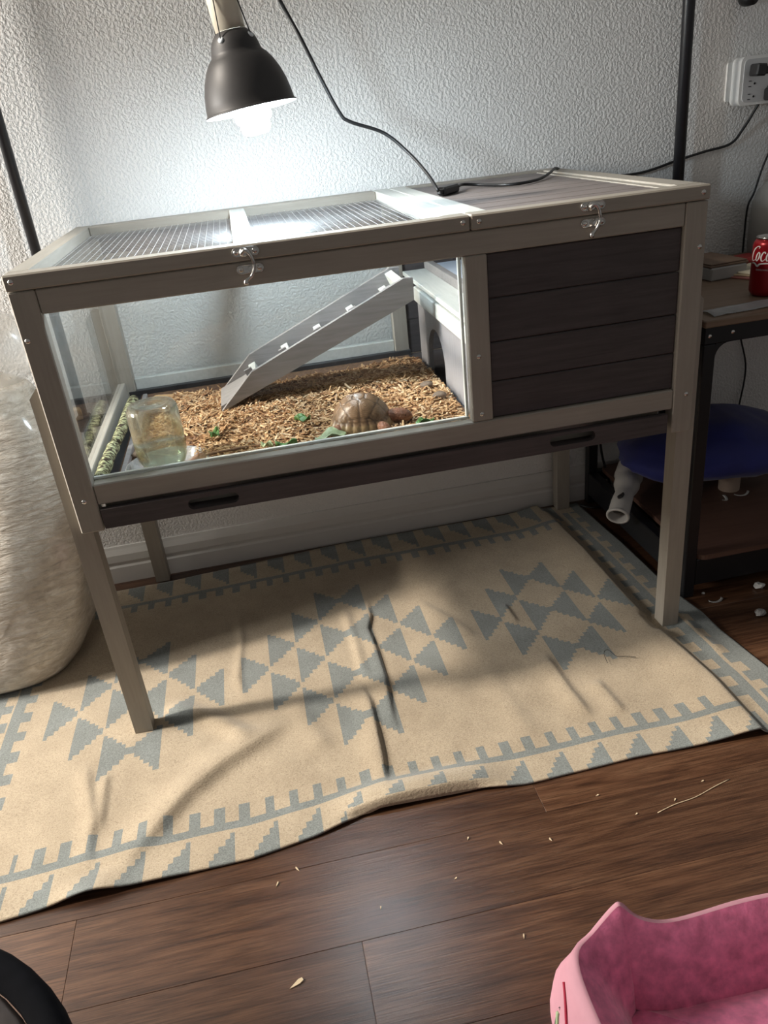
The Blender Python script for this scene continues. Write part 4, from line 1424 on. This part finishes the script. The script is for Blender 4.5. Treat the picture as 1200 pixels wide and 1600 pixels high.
solo('dark_thread', vf_tube(smooth_path([(.965, -.060, .0135), (.972, -.028, .0140), (.985, -.020, .0140), (.992, -.045, .0138), (1.010, -.052, .0142), (1.028, -.062, .0145)], 5), .0006, 5), RUBBER, 'thin dark thread lying on the rug near the right front leg', 'thread', (.99, -.04, .013), smooth=True)

# ------------------------------------------------------------------ plastic bag of fibre bedding
bag = thing('plastic_bag', 'big clear plastic bag packed with pale fibre at the far left on the rug', 'bag', (-.36, .42, .0065))
def fibre_mat():
    m, nt, out = mat_new('packed pale fibre in film')
    b = bsdf(nt, out, (.6, .5, .4), .55, spec=.4, coat=.9)
    b.inputs['Coat Roughness'].default_value = .14
    n = noise_tex(nt, coords(nt, (8, 8, 16)), 4.0, 8, .65, .6)
    n2 = noise_tex(nt, coords(nt, (1, 1, 1)), 5, 4)
    nt.links.new(ramp(nt, n.outputs[0], [(.28, (.42, .36, .29)), (.48, (.60, .53, .44)), (.7, (.78, .73, .65))]), b.inputs['Base Color'])
    wv = noise_tex(nt, coords(nt, (5, 5, 24)), 3.2, 6, .6, .5)
    bump(nt, b, wv.outputs[0], .8, .018)
    return m
FIB = fibre_mat()
def bag_rings(levels, na, amp, seed, phase=0):
    V, F = [], []
    for li, (z, x0, x1, y0, y1, e) in enumerate(levels):
        cx, cy = (x0 + x1) / 2, (y0 + y1) / 2
        for k in range(na):
            a = 2 * PI * k / na
            c, s = math.cos(a), math.sin(a)
            px = math.copysign(abs(c) ** (2 / e), c) * (x1 - x0) / 2
            py = math.copysign(abs(s) ** (2 / e), s) * (y1 - y0) / 2
            p = Vector((cx + px, cy + py, z))
            kk = amp * (noise.noise(p * 7 + Vector((seed, 0, 0))) + .5 * noise.noise(p * 19 + Vector((0, seed, 0))))
            kk *= min(1, z / .06)
            d_ = Vector((px, py, 0)).normalized()
            p += d_ * kk
            V.append((p.x, p.y, p.z))
    n_ = len(levels)
    for i in range(n_ - 1):
        for k in range(na):
            k2 = (k + 1) % na
            F.append((i * na + k, i * na + k2, (i + 1) * na + k2, (i + 1) * na + k))
    F.append(tuple(reversed(range(na))))
    F.append(tuple(range((n_ - 1) * na, n_ * na)))
    return V, F
lv = []
zs = [.0066, .012, .03, .06, .10, .15, .20, .26, .32, .38, .44, .50, .55, .60, .635, .66, .68, .69]
for z in zs:
    x1 = np.interp(z, [0, .03, .10, .25, .45, .58, .65, .69], [-.205, -.180, -.135, -.100, -.085, -.115, -.175, -.27])
    y0 = np.interp(z, [0, .03, .12, .30, .50, .60, .66, .69], [.262, .238, .240, .275, .340, .385, .43, .47])
    y1 = np.interp(z, [0, .03, .2, .5, .62, .69], [.56, .60, .625, .63, .60, .55])
    lv.append((z, -.68, x1, y0, y1, 3.6))
part('packed_fibre', bag_rings(lv, 72, .018, 2.0), FIB, bag, True, label='pale packed fibre behind the film')
FILM2 = pane_material('cloudy bag film', (.90, .885, .85), 1.7, .20, haze=.50)
lv = []
for i in range(13):
    t = i / 12
    z = .652 + .185 * t
    x1 = -.150 + .055 * math.sin(PI * min(t * 1.05, 1)) - .05 * t
    y0 = .400 + .03 * t
    lv.append((z, -.60 + .10 * t, x1, y0, .60 - .03 * t, 2.6))
V, F = bag_rings(lv, 64, .022, 6.0)
part('bag_neck', (V, F[:-2]), FILM2, bag, True, label='cloudy gathered plastic above the fibre')

# ------------------------------------------------------------------ pink pet bed
pet = thing('pink_pet_bed', 'hot pink plush pet bed with pale pink printed outside at bottom right', 'pet bed', (.87, -.88, .0005))
PLUSH = simple('hot pink plush', (.82, .20, .36), .95, spec=.1, var=.28, scale=55, bmp=.7, sheen=.6)
PRINT = simple('pale pink print', (.74, .36, .43), .7, var=.08, scale=14)
# rim outline seen from above: left side, cut corner with a raised tip, back side, right side, front side
rim = [(.640, -1.130, .120), (.622, -1.000, .120), (.612, -.860, .122), (.609, -.770, .126), (.614, -.715, .134), (.645, -.693, .134), (.680, -.677, .150), (.694, -.676, .152), (.712, -.686, .134), (.745, -.694, .124), (.800, -.696, .124), (.870, -.694, .126), (.960, -.698, .126), (1.050, -.705, .126), (1.090, -.720, .128), (1.110, -.770, .124), (1.115, -.900, .122), (1.105, -1.050, .122), (1.070, -1.150, .122), (.900, -1.170, .120), (.720, -1.165, .120), (.660, -1.155, .120)]
sp = smooth_path(rim + [rim[0]], 5)[:-1]
cx, cy = .865, -.925
secs = [(-.028, .0010, None), (-.031, .030, None), (-.026, .070, None), (-.010, .105, None), (0.0, None, 0), (.005, None, -.001), (.026, None, -.018), (.046, None, -.050), (.060, None, -.078), (.066, .036, None)]
def ringpt(i, s):
    p = sp[i]
    t = sp[(i + 1) % len(sp)] - sp[i - 1]
    t.z = 0
    t.normalize()
    nrm_ = Vector((t.y, -t.x, 0))
    if nrm_.dot(Vector((cx - p.x, cy - p.y, 0))) < 0: nrm_ = -nrm_
    d_, za, dz = s
    z = za if za is not None else p.z + dz
    wob = .003 * noise.noise(Vector((p.x * 14, p.y * 14, z * 10)))
    q = p + nrm_ * (d_ + wob)
    return (q.x, q.y, z)
def ring_s(s):
    n_ = len(sp)
    rg = [Vector(ringpt(i, s)) for i in range(n_)]
    for it in range(int(max(0, s[0]) * 700)):
        rg = [rg[i] * .5 + (rg[i - 1] + rg[(i + 1) % n_]) * .25 for i in range(n_)]
    return rg
def loft(ss):
    V = []
    n_ = len(sp)
    for s in ss:
        V += [tuple(q) for q in ring_s(s)]
    F = [(a * n_ + i, a * n_ + (i + 1) % n_, (a + 1) * n_ + (i + 1) % n_, (a + 1) * n_ + i) for a in range(len(ss) - 1) for i in range(n_)]
    return V, F
outer = part('outer_fabric', loft(secs[:6]), PRINT, pet, True, label='pale pink printed outer cloth')
o = part('plush_wall', loft(secs[5:]), PLUSH, pet, True, label='hot pink plush wall')
# flat print on the outside: red and green scraps of pattern, dark outlines
def patch(i0, s0_, pts, wd, mat, nm):
    """a thin printed stroke on the outer cloth; pts = (steps along, fraction up)"""
    out_ = []
    for a, f in pts:
        k = max(0.0, min(f, .999)) * 3
        s = int(k)
        i = int(math.floor(i0 + a))
        fr = i0 + a - i
        def at(ii, ss): return Vector(ringpt(ii % len(sp), secs[ss]))
        p = at(i, s).lerp(at(i + 1, s), fr).lerp(at(i, s + 1).lerp(at(i + 1, s + 1), fr), k - s)
        n_ = Vector((p.x - cx, p.y - cy, .06)).normalized()
        out_.append(p + n_ * .0006)
    part(nm, vf_tube(smooth_path(out_, 4), wd, 5), mat, outer, True)
REDP = simple('red print', (.50, .02, .06), .7)
GRNP = simple('pale green print', (.50, .62, .36), .7)
INK = simple('dark print outline', (.06, .045, .045), .7)
WHP = simple('white print', (.80, .78, .74), .7)
li = min(range(len(sp)), key=lambda i: (sp[i] - Vector((.611, -.742, .12))).length)
patch(li, 0, [(-3, .55), (-1.5, .75), (0, .88), (1.5, .95)], .0022, REDP, 'printed_stroke')
patch(li, 0, [(-2, .35), (-1.5, .55)], .0030, GRNP, 'printed_patch')
patch(li, 0, [(-.5, .45), (0, .68)], .0030, GRNP, 'printed_patch')
patch(li, 0, [(-2.4, .30), (-1.2, .60), (-1.0, .35), (-2.2, .28)], .0006, INK, 'printed_outline')
patch(li, 0, [(-.8, .40), (.2, .74), (.3, .45), (-.7, .38)], .0006, INK, 'printed_outline')
bi = min(range(len(sp)), key=lambda i: (sp[i] - Vector((.80, -.696, .12))).length)
patch(bi, 0, [(-1.6, .93), (-1.2, .80), (-.6, .80), (-.3, .93)], .0006, INK, 'printed_outline')
patch(bi, 0, [(.2, .93), (.5, .84), (.9, .86), (1.1, .95)], .0006, INK, 'printed_outline')
patch(bi, 0, [(3.2, .93), (3.9, .78), (4.6, .80), (5.2, .95)], .0006, INK, 'printed_outline')
patch(bi, 0, [(3.4, .95), (3.9, .90)], .0016, REDP, 'printed_stroke')
# cushion floor
V, F = [], []
n_ = len(sp)
cr_ = ring_s((.060, .040, None))
for k in range(9):
    t = k / 8
    for i in range(n_):
        q = cr_[i]
        p = q.lerp(Vector((cx, cy, 0)), t)
        z = .034 + .032 * math.sin(min(1, t * 2.6) * PI / 2) + .006 * noise.noise(Vector((p.x * 12, p.y * 12, 1)))
        V.append((p.x, p.y, z))
for k in range(8):
    for i in range(n_):
        F.append((k * n_ + i, k * n_ + (i + 1) % n_, (k + 1) * n_ + (i + 1) % n_, (k + 1) * n_ + i))
part('cushion', (V, F), PLUSH, pet, True, label='hot pink plush base cushion')
part('under_cloth', vf_prism([(ringpt(i, secs[0])[0], ringpt(i, secs[0])[1]) for i in range(n_)], [], 'xy', .0006, .0022), PRINT, pet)

# ------------------------------------------------------------------ padded stool cut by the bottom left corner
stool = thing('padded_stool', 'black padded seat with taupe middle cut off by the bottom left corner', 'stool', (-.108, -.975, 0))
SM = Matrix.Translation((-.108, -.975, 0))
BLKF = simple('black plush', (.006, .006, .008), .95, spec=.1, var=.3, scale=50)
TAUPE = simple('taupe cloth', (.115, .090, .080), .9, var=.15, scale=40)
part('seat_rim', vf_lathe([(.234 + .014 * math.cos(2 * PI * k / 16), .440 + .014 * math.sin(2 * PI * k / 16)) for k in range(16)], 56, SM, loop=True), BLKF, stool, True)
part('seat_pad', vf_lathe([(0, .452), (.10, .452), (.18, .450), (.214, .447), (.2195, .438), (.2195, .402), (0, .400)], 48, SM), TAUPE, stool, True)
for k in range(4):
    a = PI / 4 + k * PI / 2
    part('leg', vf_tube([(-.108 + .15 * math.cos(a), -.975 + .15 * math.sin(a), .400), (-.108 + .19 * math.cos(a), -.975 + .19 * math.sin(a), .0008)], [.014, .010], 12), BLACK_M, stool, True)
